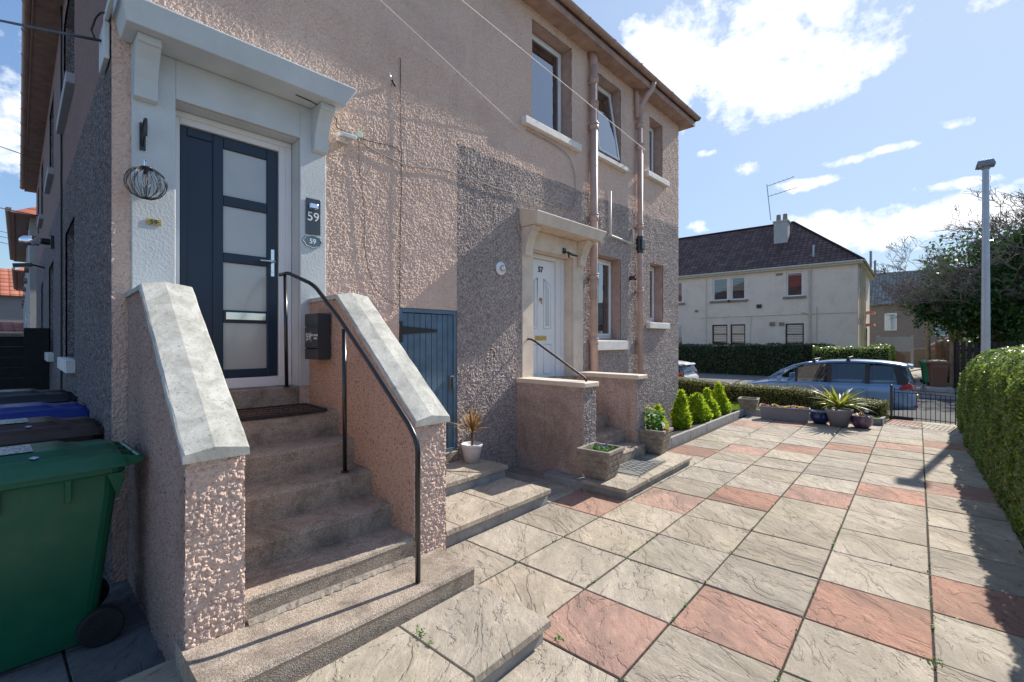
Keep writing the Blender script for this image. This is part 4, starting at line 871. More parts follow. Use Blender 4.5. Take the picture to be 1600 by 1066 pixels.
b = MB(); b.box(-60, 60, 15.80, 15.955, -.6, -.365); b.box(-60, 60, 24.18, 24.30, -.6, -.335); o = b.build('kerb', M['kerb'], bevel=.015); o['kind'] = 'structure'

b = MB(); b.box(-.9, 1.05, 24.31, 44.2, -.4, -.150); o = b.build('path', M['path']); o['kind'] = 'structure'
# ---------------- paving slabs of the driveway
A0, S, TY, Y0 = .068, .600, .6106, 3.348
def slab(b, x0, x1, y0, y1, zt, th=.045, m=0, g=.006, rnd=None, n=1):
    dz = rnd.uniform(-.0022, .0022) if rnd else 0; tx = rnd.uniform(-.0016, .0016) if rnd else 0; ty = rnd.uniform(-.0016, .0016) if rnd else 0
    g1, g2, g3, g4 = [(g + rnd.uniform(-.001, .0022)) if rnd else g for _ in range(4)]
    x0 += g1; x1 -= g2; y0 += g3; y1 -= g4; c = .004
    z = lambda x, y: zt + dz + tx * (1 if x > (x0 + x1) / 2 else -1) + ty * (1 if y > (y0 + y1) / 2 else -1)
    lo = [(x0, y0, zt - th), (x1, y0, zt - th), (x1, y1, zt - th), (x0, y1, zt - th)]
    md = [(p[0], p[1], z(p[0], p[1]) - c) for p in lo]
    up = [(x0 + c, y0 + c, z(x0, y0)), (x1 - c, y0 + c, z(x1, y0)), (x1 - c, y1 - c, z(x1, y1)), (x0 + c, y1 - c, z(x0, y1))]
    b.loft([lo, md, up], m)
rnd = random.Random(7); b = MB()
for col in range(-22, 2):
    for row in range(-9, 16):
        x0 = A0 + S * col; x1 = x0 + S; y0 = Y0 + TY * row; y1 = y0 + TY; cx, cy = (x0 + x1) / 2, (y0 + y1) / 2
        if cx < -4.4 and cy > .95: continue
        if cx < -2.45 and .95 < cy < 3.9: 
            if cy < 2.3 or cx < -2.95: continue
        if cx < -3.0 and cy > 6.4: continue
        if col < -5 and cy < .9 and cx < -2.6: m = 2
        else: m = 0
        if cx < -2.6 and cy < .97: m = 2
        if cy > 11.65 and cx < -.6: continue
        if y1 > 13.2: continue
        if m == 0 and (row - col) % 5 == 1: m = 1
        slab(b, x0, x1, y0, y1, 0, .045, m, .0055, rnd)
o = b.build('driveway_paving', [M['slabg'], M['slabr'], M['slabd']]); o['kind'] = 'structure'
# soil in the joints
b = MB(); b.box(-3.6, .70, -2.5, 13.18, -.04, -.0105); b.box(-14, -3.6, -2.5, .62, -.04, -.0115); o = b.build('joint_soil', M['soil']); o['kind'] = 'structure'
# tiny weeds in the joints
def leafmesh(name, C, Nn, size, mat, parent=None, asp=1.7, jit=.9, seed=0, up=None, fold=0, **tags):
    rg = np.random.default_rng(seed); n = len(C); C = np.asarray(C, float); Nn = np.asarray(Nn, float)
    Nr = Nn + rg.normal(0, jit, (n, 3)) * .6; Nr /= np.linalg.norm(Nr, axis=1)[:, None] + 1e-9
    T = rg.normal(0, 1, (n, 3)) if up is None else np.asarray(up, float) + rg.normal(0, .45, (n, 3))
    T -= (T * Nr).sum(1)[:, None] * Nr; T /= np.linalg.norm(T, axis=1)[:, None] + 1e-9; Bv = np.cross(Nr, T)
    s = (np.asarray(size) * rg.uniform(.5, 1.5, n))[:, None] if np.ndim(size) == 0 else (np.asarray(size) * rg.uniform(.7, 1.25, n))[:, None]
    V = np.stack([C - T * s * asp * .5, C + Bv * s * .42 + T * s * .05, C + T * s * asp * .5, C - Bv * s * .42 + T * s * .05], 1).reshape(-1, 3)
    F = np.arange(n * 4).reshape(n, 4)
    return np_mesh(name, V, F, mat, parent, **tags)
rg = np.random.default_rng(5)
C = []
for col in range(-4, 1):
    x = A0 + S * col
    for k in range(26): 
        y = rg.uniform(.9, 11); C += [(x + rg.normal(0, .006), y + rg.normal(0, .02), .002 + rg.uniform(0, .006)) for _ in range(int(rg.integers(2, 8)))]
for row in range(-4, 9):
    y = Y0 + TY * row
    for k in range(8): x = rg.uniform(-2.3, .6); C += [(x + rg.normal(0, .015), y + rg.normal(0, .005), .002) for _ in range(int(rg.integers(1, 5)))]
for (x, y) in ((-2.03, 1.56), (-2.0, 1.54), (-1.9, 1.53), (.068, 3.30), (.07, 3.34), (-1.55, 2.16), (-2.9, 4.65), (-2.8, 4.5)): C += [(x + rg.normal(0, .02), y + rg.normal(0, .012), (.14 if x < -1.7 and y < 2 else .01) + rg.uniform(0, .012)) for _ in range(14)]
leafmesh('joint_weeds', C, np.tile([0, 0, 1], (len(C), 1)), .011, M['herb'], kind='stuff', seed=3)

# raised patio by the stair foot
pt = thing('raised_slab_platform', 'low riven slab platform with a dark edge at the foot of the near stair', 'patio step')
b = MB(); rnd = random.Random(3)
for k in range(5): 
    y1 = 2.135 - .612 * k; slab(b, -2.175, -1.562, y1 - .612, y1, .131, .042, 0, .005, rnd)
for k in range(5): y1 = 1.50 - .612 * k; slab(b, -2.80, -2.175, y1 - 1.45, y1 - .85, .131, .042, 0, .005, rnd)
b.build('slab', M['slabg'], pt)
b = MB(); b.box(-2.7, -1.60, -1.2, 2.10, -.02, .088); b.build('riser', M['kerb'], pt, bevel=.004)
# cellar door steps
ct = thing('cellar_slab_steps', 'two low riven slab steps below the blue cellar door', 'steps')
b = MB(); rnd = random.Random(11)
for y0, y1 in ((2.12, 2.66), (2.66, 3.27), (3.27, 3.955)): slab(b, -3.56, -2.905, y0, y1, .150, .042, 0, .004, rnd)
for y0, y1 in ((2.35, 2.75), (2.75, 3.35), (3.35, 3.98)): slab(b, -4.14, -3.535, y0, y1, .287, .042, 0, .004, rnd)
b.build('slab', M['slabg'], ct)
b = MB(); b.box(-3.6, -2.94, 2.12, 3.93, -.02, .107); b.box(-4.14, -3.565, 2.2, 3.955, -.02, .244); b.build('riser', M['kerb'], ct, bevel=.004)
# platform and stair of 57
p57 = thing('front_slab_platform', 'low mossy slab platform before the stair of the white door', 'patio step')
b = MB(); rnd = random.Random(12)
for y0, y1 in ((4.545, 5.07), (5.07, 5.78), (5.78, 6.49)): slab(b, -2.92, -2.345, y0, y1, .112, .040, 0, .004, rnd)
for y0, y1 in ((4.85, 5.5), (5.5, 6.49)): slab(b, -3.55, -2.92, y0, y1, .112, .040, 0, .004, rnd)
b.build('slab', M['slabg'], p57)
b = MB(); b.box(-3.5, -2.375, 4.60, 6.46, -.02, .071); b.build('riser', M['kerb'], p57, bevel=.004)
s57 = hthing('grey_entrance_steps', 'weathered stair between two flat topped roughcast walls up to the white door', 'steps')
st = s57
for x1, zt in zip((1.22, .92, .65, .38, .14), (.27, .445, .62, .80, .98)): worn_step(x1 - .4, x1, 5.09, 6.15, max(0, zt - .28), zt)
b = MB(); b.box(-.2, .06, 5.10, 6.14, .8, 1.152); b.build('threshold', M['step'], s57, bevel=.01)
for y0, y1, zt in ((4.82, 5.10, 1.145), (6.14, 6.385, 1.165)):
    parts = []
    V_, F_, _ = harl_panel(y0, y1, 0, zt, .009, [], lambda U, V, D: (1.09 + D, U, V), lambda U, V: harl(U, V, .019, .012, 41)); parts.append((V_, F_))
    for y, sg in ((y0, -1), (y1, 1)):
        V_, F_, _ = harl_panel(0, 1.09, 0, zt, .014, [], lambda U, V, D: (U, y + sg * D, V), lambda U, V: harl(U, V, .03, .006, 43)); parts.append((V_, F_))
    V_, F_ = join(parts); c = V_[F_[:, 0]]; o = np_mesh('side_wall', V_, F_, [M['cheek57'], M['greyh']], s57, np.where(c[:, 0] > 1.08, 1, 0))
    b = MB(); b.box(-.01, 1.08, y0 + .012, y1 - .012, 0, zt - .002); b.build('wall_core', M['cheek57'], o)
    b = MB(); b.loft([[(x, y0 - .022, zt), (x, y0 - .022, zt + .062), (x, y1 + .022, zt + .062), (x, y1 + .022, zt)] for x in (0, 1.125)]); b.build('coping', M['cream'], o, bevel=.012, seg=3)
h57 = hthing('brown_handrail', 'short thin brown handrail sloping beside the white door', 'handrail')
b = MB(); b.tube([(.017, 5.03, 1.74), (.08, 5.03, 1.735), (.16, 5.02, 1.705), (1.0, 4.99, 1.25), (1.02, 4.99, 1.207)], .014, 10); b.build('rail', M['winbrown'], h57, smooth=True)
m57 = thing('grey_doormat', 'grey diamond pattern doormat on the platform of the white door', 'doormat', (-2.68, 5.52, .1135), R(3))
b = MB(); b.box(-.20, .20, -.42, .42, 0, .008); b.build('mat_base', M['greym'], m57, bevel=.003)
b = MB()
for i in range(-9, 10):
    for s_ in (-1, 1): 
        y = i * .085; p = max(-.40, min(.40, y - .19)); q = max(-.40, min(.40, y + .19))
        b.box(-.2, .2, 0, .006, 0, .004, M=Matrix.Translation((0, y, .008)) @ Matrix.Rotation(R(25) * s_, 4, 'Z')) if abs(y) < .32 else None
b.build('rib_pattern', M['greym'], m57)
b = MB(); b.box(.185, .2, -.42, .42, .008, .014); b.build('edge_strip', M['chrome'], m57)

# ================================================================== POTS AND PLANTS
def square_planter(name, label, loc, rz, w0, w1, h, group, blocks=True, mat='stonepot'):
    t = thing(name, label, 'planter', loc, rz, group)
    b = MB(); a, c = w0 / 2, w1 / 2
    sq = lambda r, z: [(-r, -r, z), (r, -r, z), (r, r, z), (-r, r, z)]
    b.loft([sq(a, 0), sq(c, h - .045), sq(c + .012, h - .04), sq(c + .012, h), sq(c - .03, h), sq(c - .04, h - .08)]); b.build('pot', M[mat], t, bevel=.006)
    if blocks:
        b = MB()
        for side in range(4):
            R4 = Matrix.Rotation(side * math.pi / 2, 4, 'Z')
            for j in range(4):
                z0 = .02 + j * (h - .07) / 4; z1 = z0 + (h - .07) / 4 - .012; n = 3
                for i in range(n + (j % 2)):
                    f = lambda z: a + (c - a) * z / (h - .045)
                    L = 2 * f((z0 + z1) / 2) - .01; u0 = -L / 2 + (i - .5 * (j % 2)) * L / n + .006; u1 = u0 + L / n - .012; u0 = max(u0, -L / 2); u1 = min(u1, L / 2)
                    if u1 - u0 < .015: continue
                    b.add([R4 @ Vector(p) for p in [(f(z0) - .004, u0, z0), (f(z0) - .004, u1, z0), (f(z1) - .004, u1, z1), (f(z1) - .004, u0, z1), (f(z0) + .009, u0 + .004, z0 + .004), (f(z0) + .009, u1 - .004, z0 + .004), (f(z1) + .009, u1 - .004, z1 - .004), (f(z1) + .009, u0 + .004, z1 - .004)]], [(0, 4, 5, 1), (1, 5, 6, 2), (2, 6, 7, 3), (3, 7, 4, 0), (4, 7, 6, 5)])
        b.build('block_pattern', M[mat], t)
    b = MB(); b.add(sq(c - .035, h - .06), [(0, 1, 2, 3)]); b.build('soil', M['soil'], t)
    return t
def bedding(name, label, cat, loc, r, n, hgt, mat, petals=(), seed=0, group=None, size=.03):
    rg = np.random.default_rng(seed); t = thing(name, label, cat, loc, 0, group)
    C = np.stack([rg.uniform(-r, r, n), rg.uniform(-r, r, n), rg.uniform(0, hgt, n)], 1); leafmesh('foliage', C, np.tile([0, -.2, 1], (n, 1)), size, M[mat], t, asp=2.4, seed=seed, up=np.tile([0, 0, 1.0], (n, 1)))
    for mt_, k, zz, ps in petals:
        b = MB()
        for i in range(k):
            x, y, z = rg.uniform(-r, r), rg.uniform(-r, r), zz + rg.uniform(-.02, .02)
            b.tube([(x * .8, y * .8, 0), (x, y, z)], .0022, 4, 1)
            for q in range(6): a = q * 1.047; b.add([(x, y, z), (x + ps * math.cos(a - .4), y + ps * math.sin(a - .4), z + ps * .35), (x + ps * 1.35 * math.cos(a), y + ps * 1.35 * math.sin(a), z + ps * .2), (x + ps * math.cos(a + .4), y + ps * math.sin(a + .4), z + ps * .35)], [(0, 1, 2, 3)])
            b.lathe([(ps * .35, z), (ps * .4, z + ps * .7), (0, z + ps * .7)], (x, y, 0), 6)
        b.build('flowers', [M[mt_], M['herb']], t)
    return t
q1 = square_planter('stone_planter', 'square block patterned stone planter at the left of the white door stair', (-2.815, 4.81, .113), R(3), .27, .40, .345, 'stone planters')
q2 = square_planter('stone_planter', 'square block patterned stone planter at the right of the white door stair', (-2.86, 6.385, .113), R(5), .27, .40, .345, 'stone planters')
bedding('viola_clump', 'low green violas with violet flowers in the left stair planter', 'flowers', (-2.815, 4.81, .40), .12, 420, .055, 'herb', [('petalv', 14, .10, .014)], 3, size=.018)
bedding('daffodil_clump', 'yellow daffodils and green blades standing in the right stair planter', 'flowers', (-2.89, 6.42, .40), .12, 110, .30, 'herb', [('petaly', 6, .33, .022), ('petalv', 5, .07, .018)], 4, size=.05)
o = bedding('pansy', 'orange yellow pansy hanging over the rim of the right stair planter', 'flowers', (-2.66, 6.34, .445), .03, 12, .03, 'herb', [('petalo', 4, .02, .024)], 5, size=.02)
q3 = square_planter('stone_planter', 'empty square stone planter at the corner of the lawn edging', (-2.97, 11.80, .02), R(8), .27, .40, .36, 'stone planters')

def strap_plant(name, label, loc, stem_h, n, L, w, mat, seed, droop=1.0, cat='potted palm', elr=(18, 82)):
    t = thing(name, label, cat, loc); rg = random.Random(seed); b = MB()
    for k in range(n):
        az = k * 2.399 + rg.uniform(-.2, .2); el = R(rg.uniform(*elr)); l = L * rg.uniform(.7, 1.1); pts = []; p = Vector((0, 0, stem_h + rg.uniform(-.02, .04))); dirv = Vector((math.cos(az) * math.cos(el), math.sin(az) * math.cos(el), math.sin(el))); side = Vector((-math.sin(az), math.cos(az), 0))
        seg = 7; rings = []
        for i in range(seg + 1):
            f = i / seg; ww = w * (math.sin(math.pi * min(1, f * 1.0 + .12)) ** .7 if f < 1 else 0) + .0008
            up = side.cross(dirv).normalized(); rings.append((p - side * ww, p - up * ww * .35, p + side * ww)); p = p + dirv * l / seg; dirv = (dirv + Vector((0, 0, -1)) * .13 * droop * (1.2 - math.sin(el) * .8)).normalized()
        vs = [q for r_ in rings for q in r_]; b.add(vs, [(3 * i + j, 3 * i + j + 1, 3 * i + j + 4, 3 * i + j + 3) for i in range(seg) for j in range(2)])
    b.build('leaves', M[mat], t)
    if stem_h > .04: s = MB(); s.tube([(0, 0, -.04), (.01, 0, stem_h * .5), (0, 0, stem_h + .02)], [.016, .014, .018], 8); s.build('stem', M['stem'], t, smooth=True)
    return t
def round_pot(name, label, loc, r0, r1, h, mat, prof=None, cat='plant pot', group=None):
    t = thing(name, label, cat, loc, 0, group); b = MB()
    pr2 = prof or [(r0, 0), (r0 + (r1 - r0) * .82, h * .80), (r0 + (r1 - r0) * .85, h * .82), (r1 - .002, h * .83), (r1, h * .86), (r1 + .006, h * .985), (r1 + .002, h), (r1 - .010, h), (r1 - .016, h * .9)]
    b.lathe(pr2, (0, 0, 0), 36); b.build('pot', M[mat], t, smooth=False)
    for p in t.children[0].data.polygons: p.use_smooth = True
    b = MB(); b.lathe([(r1 - .018, h * .88), (0, h * .90)], (0, 0, 0), 20); b.build('soil', M['soil'], t)
    return t
dp = Hw(.21, 3.81, .289)
round_pot('white_pot', 'round off white plastic pot on the upper cellar step', dp, .085, .125, .215, 'potw')
strap_plant('dracaena', 'spiky red and yellow strap leaved plant in the white pot', (dp[0], dp[1], dp[2] + .19), .15, 44, .33, .011, 'dracl', 5, .9)
# row of pots at the back of the driveway
tr = thing('grey_trough', 'long grey plastic trough of rosettes against the lawn edging', 'planter', (-2.17, 11.42, .002), R(10))
b = MB(); rc = lambda a, c, z: [(-a, -c, z), (a, -c, z), (a, c, z), (-a, c, z)]
b.loft([rc(.43, .10, 0), rc(.46, .125, .25), rc(.475, .14, .255), rc(.475, .14, .285), rc(.455, .12, .285), rc(.45, .115, .22)]); b.build('pot', M['potg'], tr, bevel=.004)
b = MB(); b.add(rc(.452, .117, .25), [(0, 1, 2, 3)]); b.build('soil', M['soil'], tr)
bedding('succulent_rosettes', 'pink and cream succulent rosettes filling the grey trough', 'plants', (-2.17, 11.42, .262), .10, 10, .03, 'herb', [], 6, size=.02)
ros = bpy.data.objects['succulent_rosettes']; rgn = np.random.default_rng(9)
for i in range(26):
    x = rgn.uniform(-.42, .42); y = rgn.uniform(-.09, .09) + x * .17; s_ = rgn.uniform(.045, .07); z = rgn.uniform(0, .03); b = MB()
    for L_ in range(3):
        for q in range(7): a = q * .9 + L_ * .45; e = s_ * (1 - .27 * L_); zz = z + .012 * L_; b.add([(x, y, zz), (x + e * .7 * math.cos(a - .35), y + e * .7 * math.sin(a - .35), zz + e * .25), (x + e * math.cos(a), y + e * math.sin(a), zz + e * .55), (x + e * .7 * math.cos(a + .35), y + e * .7 * math.sin(a + .35), zz + e * .25)], [(0, 1, 2, 3)])
    b.build('rosette', M['petaly' if i % 5 == 0 else 'petalp'], ros)

bowl = lambda r, h: [(r * .55, 0), (r * .9, h * .25), (r * 1.0, h * .55), (r * .93, h * .85), (r * .98, h * .93), (r * 1.02, h), (r * .94, h), (r * .86, h * .86)]
round_pot('blue_glazed_pot', 'shiny dark blue bowl shaped pot between the trough and the palm pot', (-1.52, 11.44, .002), .1, .175, .255, 'potblue', bowl(.185, .255))
round_pot('grey_pot', 'tall grey tapered plastic pot holding the green and yellow palm', (-1.19, 11.36, .002), .15, .235, .34, 'potg')
round_pot('purple_pot', 'purple glazed bowl pot at the right end of the row', (-.83, 11.42, .002), .1, .17, .24, 'potpurp', bowl(.185, .24))
strap_plant('palm', 'green and yellow spiky palm spreading from the tall grey pot', (-1.19, 11.36, .32), .04, 56, .66, .026, 'palm', 8, 1.1, elr=(12, 58))
strap_plant('purple_pot_plant', 'small reddish leaved plant in the purple pot', (-.86, 11.42, .21), .01, 22, .14, .014, 'dracl', 9, 1.2, 'potted plant')
lo_ = thing('globe_solar_light', 'small clear ball on a stick in the purple pot', 'garden light', (-.75, 11.38, .20))
b = MB(); b.tube([(0, 0, 0), (0, 0, .11)], .004, 6); b.build('stick', M['blackm'], lo_)
b = MB(); b.lathe([(0, -.04), (.025, -.032), (.04, 0), (.025, .032), (0, .04)], (0, 0, .145), 16); b.build('ball', M['chrome'], lo_, smooth=True)

# ---------------- edging, bed, lawn
def edging(name, label, pts, h=.14, w=.055, L=.92):
    t = thing(name, label, 'edging')
    b = MB()
    for p, q in zip(pts[:-1], pts[1:]):
        p = Vector(p); q = Vector(q); d = (q - p); n = max(1, round(d.length / L)); an = math.atan2(d.y, d.x)
        for i in range(n): 
            a = p + d * i / n; ll = d.length / n; b.box(.003, ll - .003, -w / 2, w / 2, -.05, h + .004 * math.sin(i * 2.3), M=Matrix.Translation((a.x, a.y, 0)) @ Matrix.Rotation(an + .004 * math.sin(i * 3.7), 4, 'Z'))
    b.build('edging_stone', M['kerb'], t, bevel=.006); return t
edging('bed_edging', 'grey concrete edging in front of the golden conifers', [(-3.03, 6.5), (-3.04, 11.62)])
edging('lawn_edging', 'grey concrete edging behind the row of pots', [(-3.04, 11.66), (-.56, 12.02), (-.52, 12.42)])
b = MB(); b.box(-4.25, -3.05, 6.5, 11.75, -.03, .09); o = b.build('flower_bed_soil', M['soil']); o['kind'] = 'structure'
b = MB(); b.prism([(-12, 10.5), (-3.95, 10.5), (-3.7, 11.75), (-3.02, 11.72), (-.58, 12.06), (-.55, 12.9), (-.60, 13.1), (-12, 14.6)], -.03, .075); o = b.build('lawn', M['lawn']); o['kind'] = 'structure'
rg = np.random.default_rng(2); n = 26000; C = np.stack([rg.uniform(-7.5, -.6, n), rg.uniform(11.2, 13.7, n), np.full(n, .085)], 1); C = C[(C[:, 0] < -3.75) | (C[:, 1] > 11.76 + (C[:, 0] + 3) * .14)]
leafmesh('grass', C, np.tile([.3, -.8, .2], (len(C), 1)), .022, M['grass'], None, asp=2.4, seed=8, up=np.tile([0, 0, 1.5], (len(C), 1)), kind='stuff')
def conifer(x, y, h, r, label, seed, lean=0):
    t = thing('golden_conifer', label, 'shrub', (x, y, .08), 0, 'golden conifers in the bed'); rg = np.random.default_rng(seed); Cs = []; Ns = []
    np_ = int(rg.integers(7, 14)); spread_ = rg.uniform(.65, 1.2); topk = rg.uniform(.42, .62)
    for k in range(np_):
        a = k * 2.4 + rg.uniform(-.4, .4); rad = r * (spread_ if k else 0) * rg.uniform(.6, 1.1); ph = h * (1.0 if k == 0 else rg.uniform(.35, .92)); pr_w = r * (topk if k == 0 else rg.uniform(.34, .50)); n = int(5200 * ph * pr_w / .08 * .2)
        z = rg.uniform(0, 1, n) ** .9; az = rg.uniform(0, 2 * math.pi, n); rr = pr_w * np.sin(np.clip(z * .9 + .12, 0, 1) * math.pi) ** .6 * rg.uniform(.3, 1.05, n) ** .5 * (1 + 1.1 * (vn(az * 1.3, z * 7, .8, seed + k) - .5)) + .012
        Cs.append(np.stack([math.cos(a) * rad * (1 - .45 * z) + np.cos(az) * rr, math.sin(a) * rad * (1 - .45 * z) + np.sin(az) * rr, z * ph + .02], 1)); Ns.append(np.stack([np.cos(az), np.sin(az), np.full(n, .2)], 1))
    C = np.concatenate(Cs); Nn = np.concatenate(Ns); up = Nn * [1.1, 1.1, 0] + [0, 0, .7]
    leafmesh('foliage', C, Nn, .034, M['conifer'], t, asp=3.0, seed=seed, up=up, jit=1.3)
    b = MB(); b.tube([(0, 0, -.05), (0, 0, h * .6)], [.02, .008], 6); b.build('trunk', M['stem'], t)
    b = MB(); b.lathe([(r * .45, .03), (r * .5, h * .25), (r * .25, h * .55), (0, h * .7)], (0, 0, 0), 10); b.build('inner_growth', M['core'], t)
    return t
conifer(-3.34, 7.60, .50, .17, 'rounded golden conifer nearest the stone planter', 2)
conifer(-3.62, 7.35, .36, .16, 'low golden conifer tucked between the wall and the planter', 12)
conifer(-3.33, 8.62, .68, .155, 'slim pointed golden conifer, second along the edging', 3)
conifer(-3.34, 9.55, .54, .20, 'broad rounded golden conifer in the middle of the bed', 4)
conifer(-3.36, 10.15, .60, .17, 'loose golden conifer leaning behind the broad one', 5)
conifer(-3.38, 10.95, .66, .21, 'tallest golden conifer at the far end of the bed', 6)
dw = bedding('daffodil_plants', 'green daffodil leaves with yellow heads by the wall foot', 'flowers', (-3.50, 6.85, .09), .16, 150, .34, 'herb', [('petaly', 6, .40, .028)], 14, size=.06)

# ================================================================== HEDGES
def hedge(name, label, path, width, hfun, leaf, mat, dens, seed, round_=.25, z0=0, core_in=.05, wob=.03, ends=True):
    """path: straight (x0,y0)-(x1,y1) centre line; rounded-box section; leaves on the surface + solid dark core"""
    (x0, y0), (x1, y1) = path; L = math.hypot(x1 - x0, y1 - y0); d = np.array([(x1 - x0) / L, (y1 - y0) / L]); nn = np.array([-d[1], d[0]])
    t = thing(name, label, 'hedge', (0, 0, 0)); rg = np.random.default_rng(seed); hw = width / 2
    def section(s, a, inset=0):
        """a in 0..1 around the section from the left foot over the top to the right foot"""
        h = hfun(s) - inset; w = hw - inset; r = min(round_, w, h * .6); Ls = h - r; arc = math.pi / 2 * r; top = 2 * (w - r); P_ = 2 * Ls + 2 * arc + top; q = a * P_
        x = np.full_like(q, -w); z = q.copy(); nx_ = np.full_like(q, -1.0); nz = np.zeros_like(q)
        m = (q > Ls) & (q <= Ls + arc); th = (q - Ls) / max(r, 1e-6); x = np.where(m, -w + r - r * np.cos(th), x); z = np.where(m, Ls + r * np.sin(th), z); nx_ = np.where(m, -np.cos(th), nx_); nz = np.where(m, np.sin(th), nz)
        m = (q > Ls + arc) & (q <= Ls + arc + top); x = np.where(m, -w + r + (q - Ls - arc), x); z = np.where(m, h, z); nx_ = np.where(m, 0, nx_); nz = np.where(m, 1, nz)
        q2 = P_ - q; m = (q2 > Ls) & (q2 <= Ls + arc); th = (q2 - Ls) / max(r, 1e-6); x = np.where(m, w - r + r * np.cos(th), x); z = np.where(m, Ls + r * np.sin(th), z); nx_ = np.where(m, np.cos(th), nx_); nz = np.where(m, np.sin(th), nz)
        m = q2 <= Ls; x = np.where(m, w, x); z = np.where(m, q2, z); nx_ = np.where(m, 1, nx_); nz = np.where(m, 0, nz)
        return x, z, nx_, nz, P_
    n = int(dens * L * (2 * hfun(L / 2) + width)); S_ = np.sort(rg.uniform(0, L, n)); A_ = rg.uniform(0, 1, n); X_ = np.zeros(n); Z_ = np.zeros(n); NX = np.zeros(n); NZ = np.zeros(n)
    nb = 60
    for k in range(nb):
        m = (S_ >= L * k / nb) & (S_ < L * (k + 1) / nb + 1e-9)
        if m.any(): x, z, a, c, _ = section(L * (k + .5) / nb, A_[m]); X_[m] = x; Z_[m] = z; NX[m] = a; NZ[m] = c
    off = wob * 2 * (vn(S_ + 3, X_ + Z_ * 1.0 + 7, .30, seed) - .5) + wob * (vn(S_, X_ + Z_ * 1.7 + 2, .11, seed + 3) - .5) + rg.uniform(-.045, .012, n)
    X_ = X_ + NX * off; Z_ = Z_ + NZ * off
    C = np.stack([x0 + d[0] * S_ + nn[0] * X_, y0 + d[1] * S_ + nn[1] * X_, z0 + Z_], 1); NN = np.stack([nn[0] * NX, nn[1] * NX, NZ], 1)
    if ends:
        for s_, sg in ((0, -1), (L, 1)):
            ne = int(dens * width * hfun(s_)); xx = rg.uniform(-hw, hw, ne); zz = rg.uniform(0, hfun(s_), ne); of = rg.uniform(-.04, .015, ne); 
            keep = ~((np.abs(xx) > hw - round_) & (zz > hfun(s_) - round_) & (np.hypot(np.abs(xx) - hw + round_, zz - hfun(s_) + round_) > round_)); xx, zz, of = xx[keep], zz[keep], of[keep]
            E = np.stack([x0 + d[0] * (s_ + sg * of) + nn[0] * xx, y0 + d[1] * (s_ + sg * of) + nn[1] * xx, z0 + zz], 1); C = np.concatenate([C, E]); NN = np.concatenate([NN, np.tile([d[0] * sg, d[1] * sg, .1], (len(E), 1))])
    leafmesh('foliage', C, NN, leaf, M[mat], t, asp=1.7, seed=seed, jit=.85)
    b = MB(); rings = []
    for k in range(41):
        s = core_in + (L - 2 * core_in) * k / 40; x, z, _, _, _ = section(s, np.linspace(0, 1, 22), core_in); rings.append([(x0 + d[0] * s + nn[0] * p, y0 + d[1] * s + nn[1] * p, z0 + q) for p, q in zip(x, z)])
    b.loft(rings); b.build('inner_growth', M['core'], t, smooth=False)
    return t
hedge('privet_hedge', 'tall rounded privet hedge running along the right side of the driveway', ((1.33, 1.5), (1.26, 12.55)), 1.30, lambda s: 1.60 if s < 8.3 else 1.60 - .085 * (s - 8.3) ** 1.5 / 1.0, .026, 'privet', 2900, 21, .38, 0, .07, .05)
hedge('low_hedge', 'low brownish green clipped hedge between the lawn and the street', ((-9, 14.25), (-.52, 12.98)), .60, lambda s: float(np.interp(s, [0, 4, 7, 8.6], [.62, .60, .53, .40])) + .02 * math.sin(s * 2.1), .022, 'privetl', 1700, 22, .12, 0, .05, .03)
hedge('far_hedge', 'long dark green hedge before the cream house across the street', ((-34, 28.6), (-3.2, 28.6)), .9, lambda s: 1.72 + .04 * math.sin(s * .7), .06, 'darkhedge', 330, 23, .15, -.2, .08, .08)
hedge('side_hedge', 'bright topped hedge in front of the corner of the cream house', ((-3.9, 27.4), (-.95, 27.4)), .9, lambda s: 1.62, .05, 'privet', 420, 24, .15, -.2, .08, .07)
hedge('back_hedge', 'hedge running back from the street beside the side path', ((-1.4, 27.9), (-1.4, 33)), .9, lambda s: 1.70, .05, 'privet', 300, 25, .15, -.2, .08, .07)

# ================================================================== GATE
gt = thing('iron_gate', 'low black wrought iron garden gate with scrolls at the end of the driveway', 'gate')
gp0 = Vector((-.43, 13.10, -.02)); gp1 = Vector((.62, 12.80, -.02)); gd = (gp1 - gp0).normalized(); gl_ = (gp1 - gp0).length
G = lambda s, z: (gp0.x + gd.x * s, gp0.y + gd.y * s, z)
for s_, zt in ((0, .72), (gl_, .84)):
    b = MB(); p = G(s_, 0); b.box(p[0] - .022, p[0] + .022, p[1] - .022, p[1] + .022, -.1, zt); b.lathe([(.030, zt), (.032, zt + .012), (.02, zt + .03), (0, zt + .04)], (p[0], p[1], 0), 10); b.build('post', M['black'], gt, bevel=.003)
b = MB(); b.tube([G(.05, .665), G(gl_ - .05, .665)], .009, 6); b.tube([G(.05, .60), G(gl_ - .05, .60)], .009, 6); b.tube([G(.05, .08), G(gl_ - .05, .08)], .009, 6)
for s_ in (.05, gl_ - .05): b.tube([G(s_, .03), G(s_, .70)], .010, 6)
b.build('gate_frame', M['black'], gt)
for k in range(1, 13): s_ = .05 + (gl_ - .1) * k / 13; b = MB(); b.tube([G(s_, .03), G(s_, .60)], .0065, 6); b.build('bar', M['black'], gt)
b = MB()
for k in range(5): c = .34 + .09 * k; b.tube([G(c + .036 * math.cos(a), .632 + .028 * math.sin(a)) for a in [j / 14 * 2 * math.pi for j in range(15)]], .0045, 5)
for sg in (-1, 1): b.tube([G(gl_ / 2 + sg * r_ * math.cos(a), .70 + r_ * math.sin(a)) for r_, a in [(.055 - .0035 * j, -.4 + j * .45) for j in range(12)]], .0045, 5)
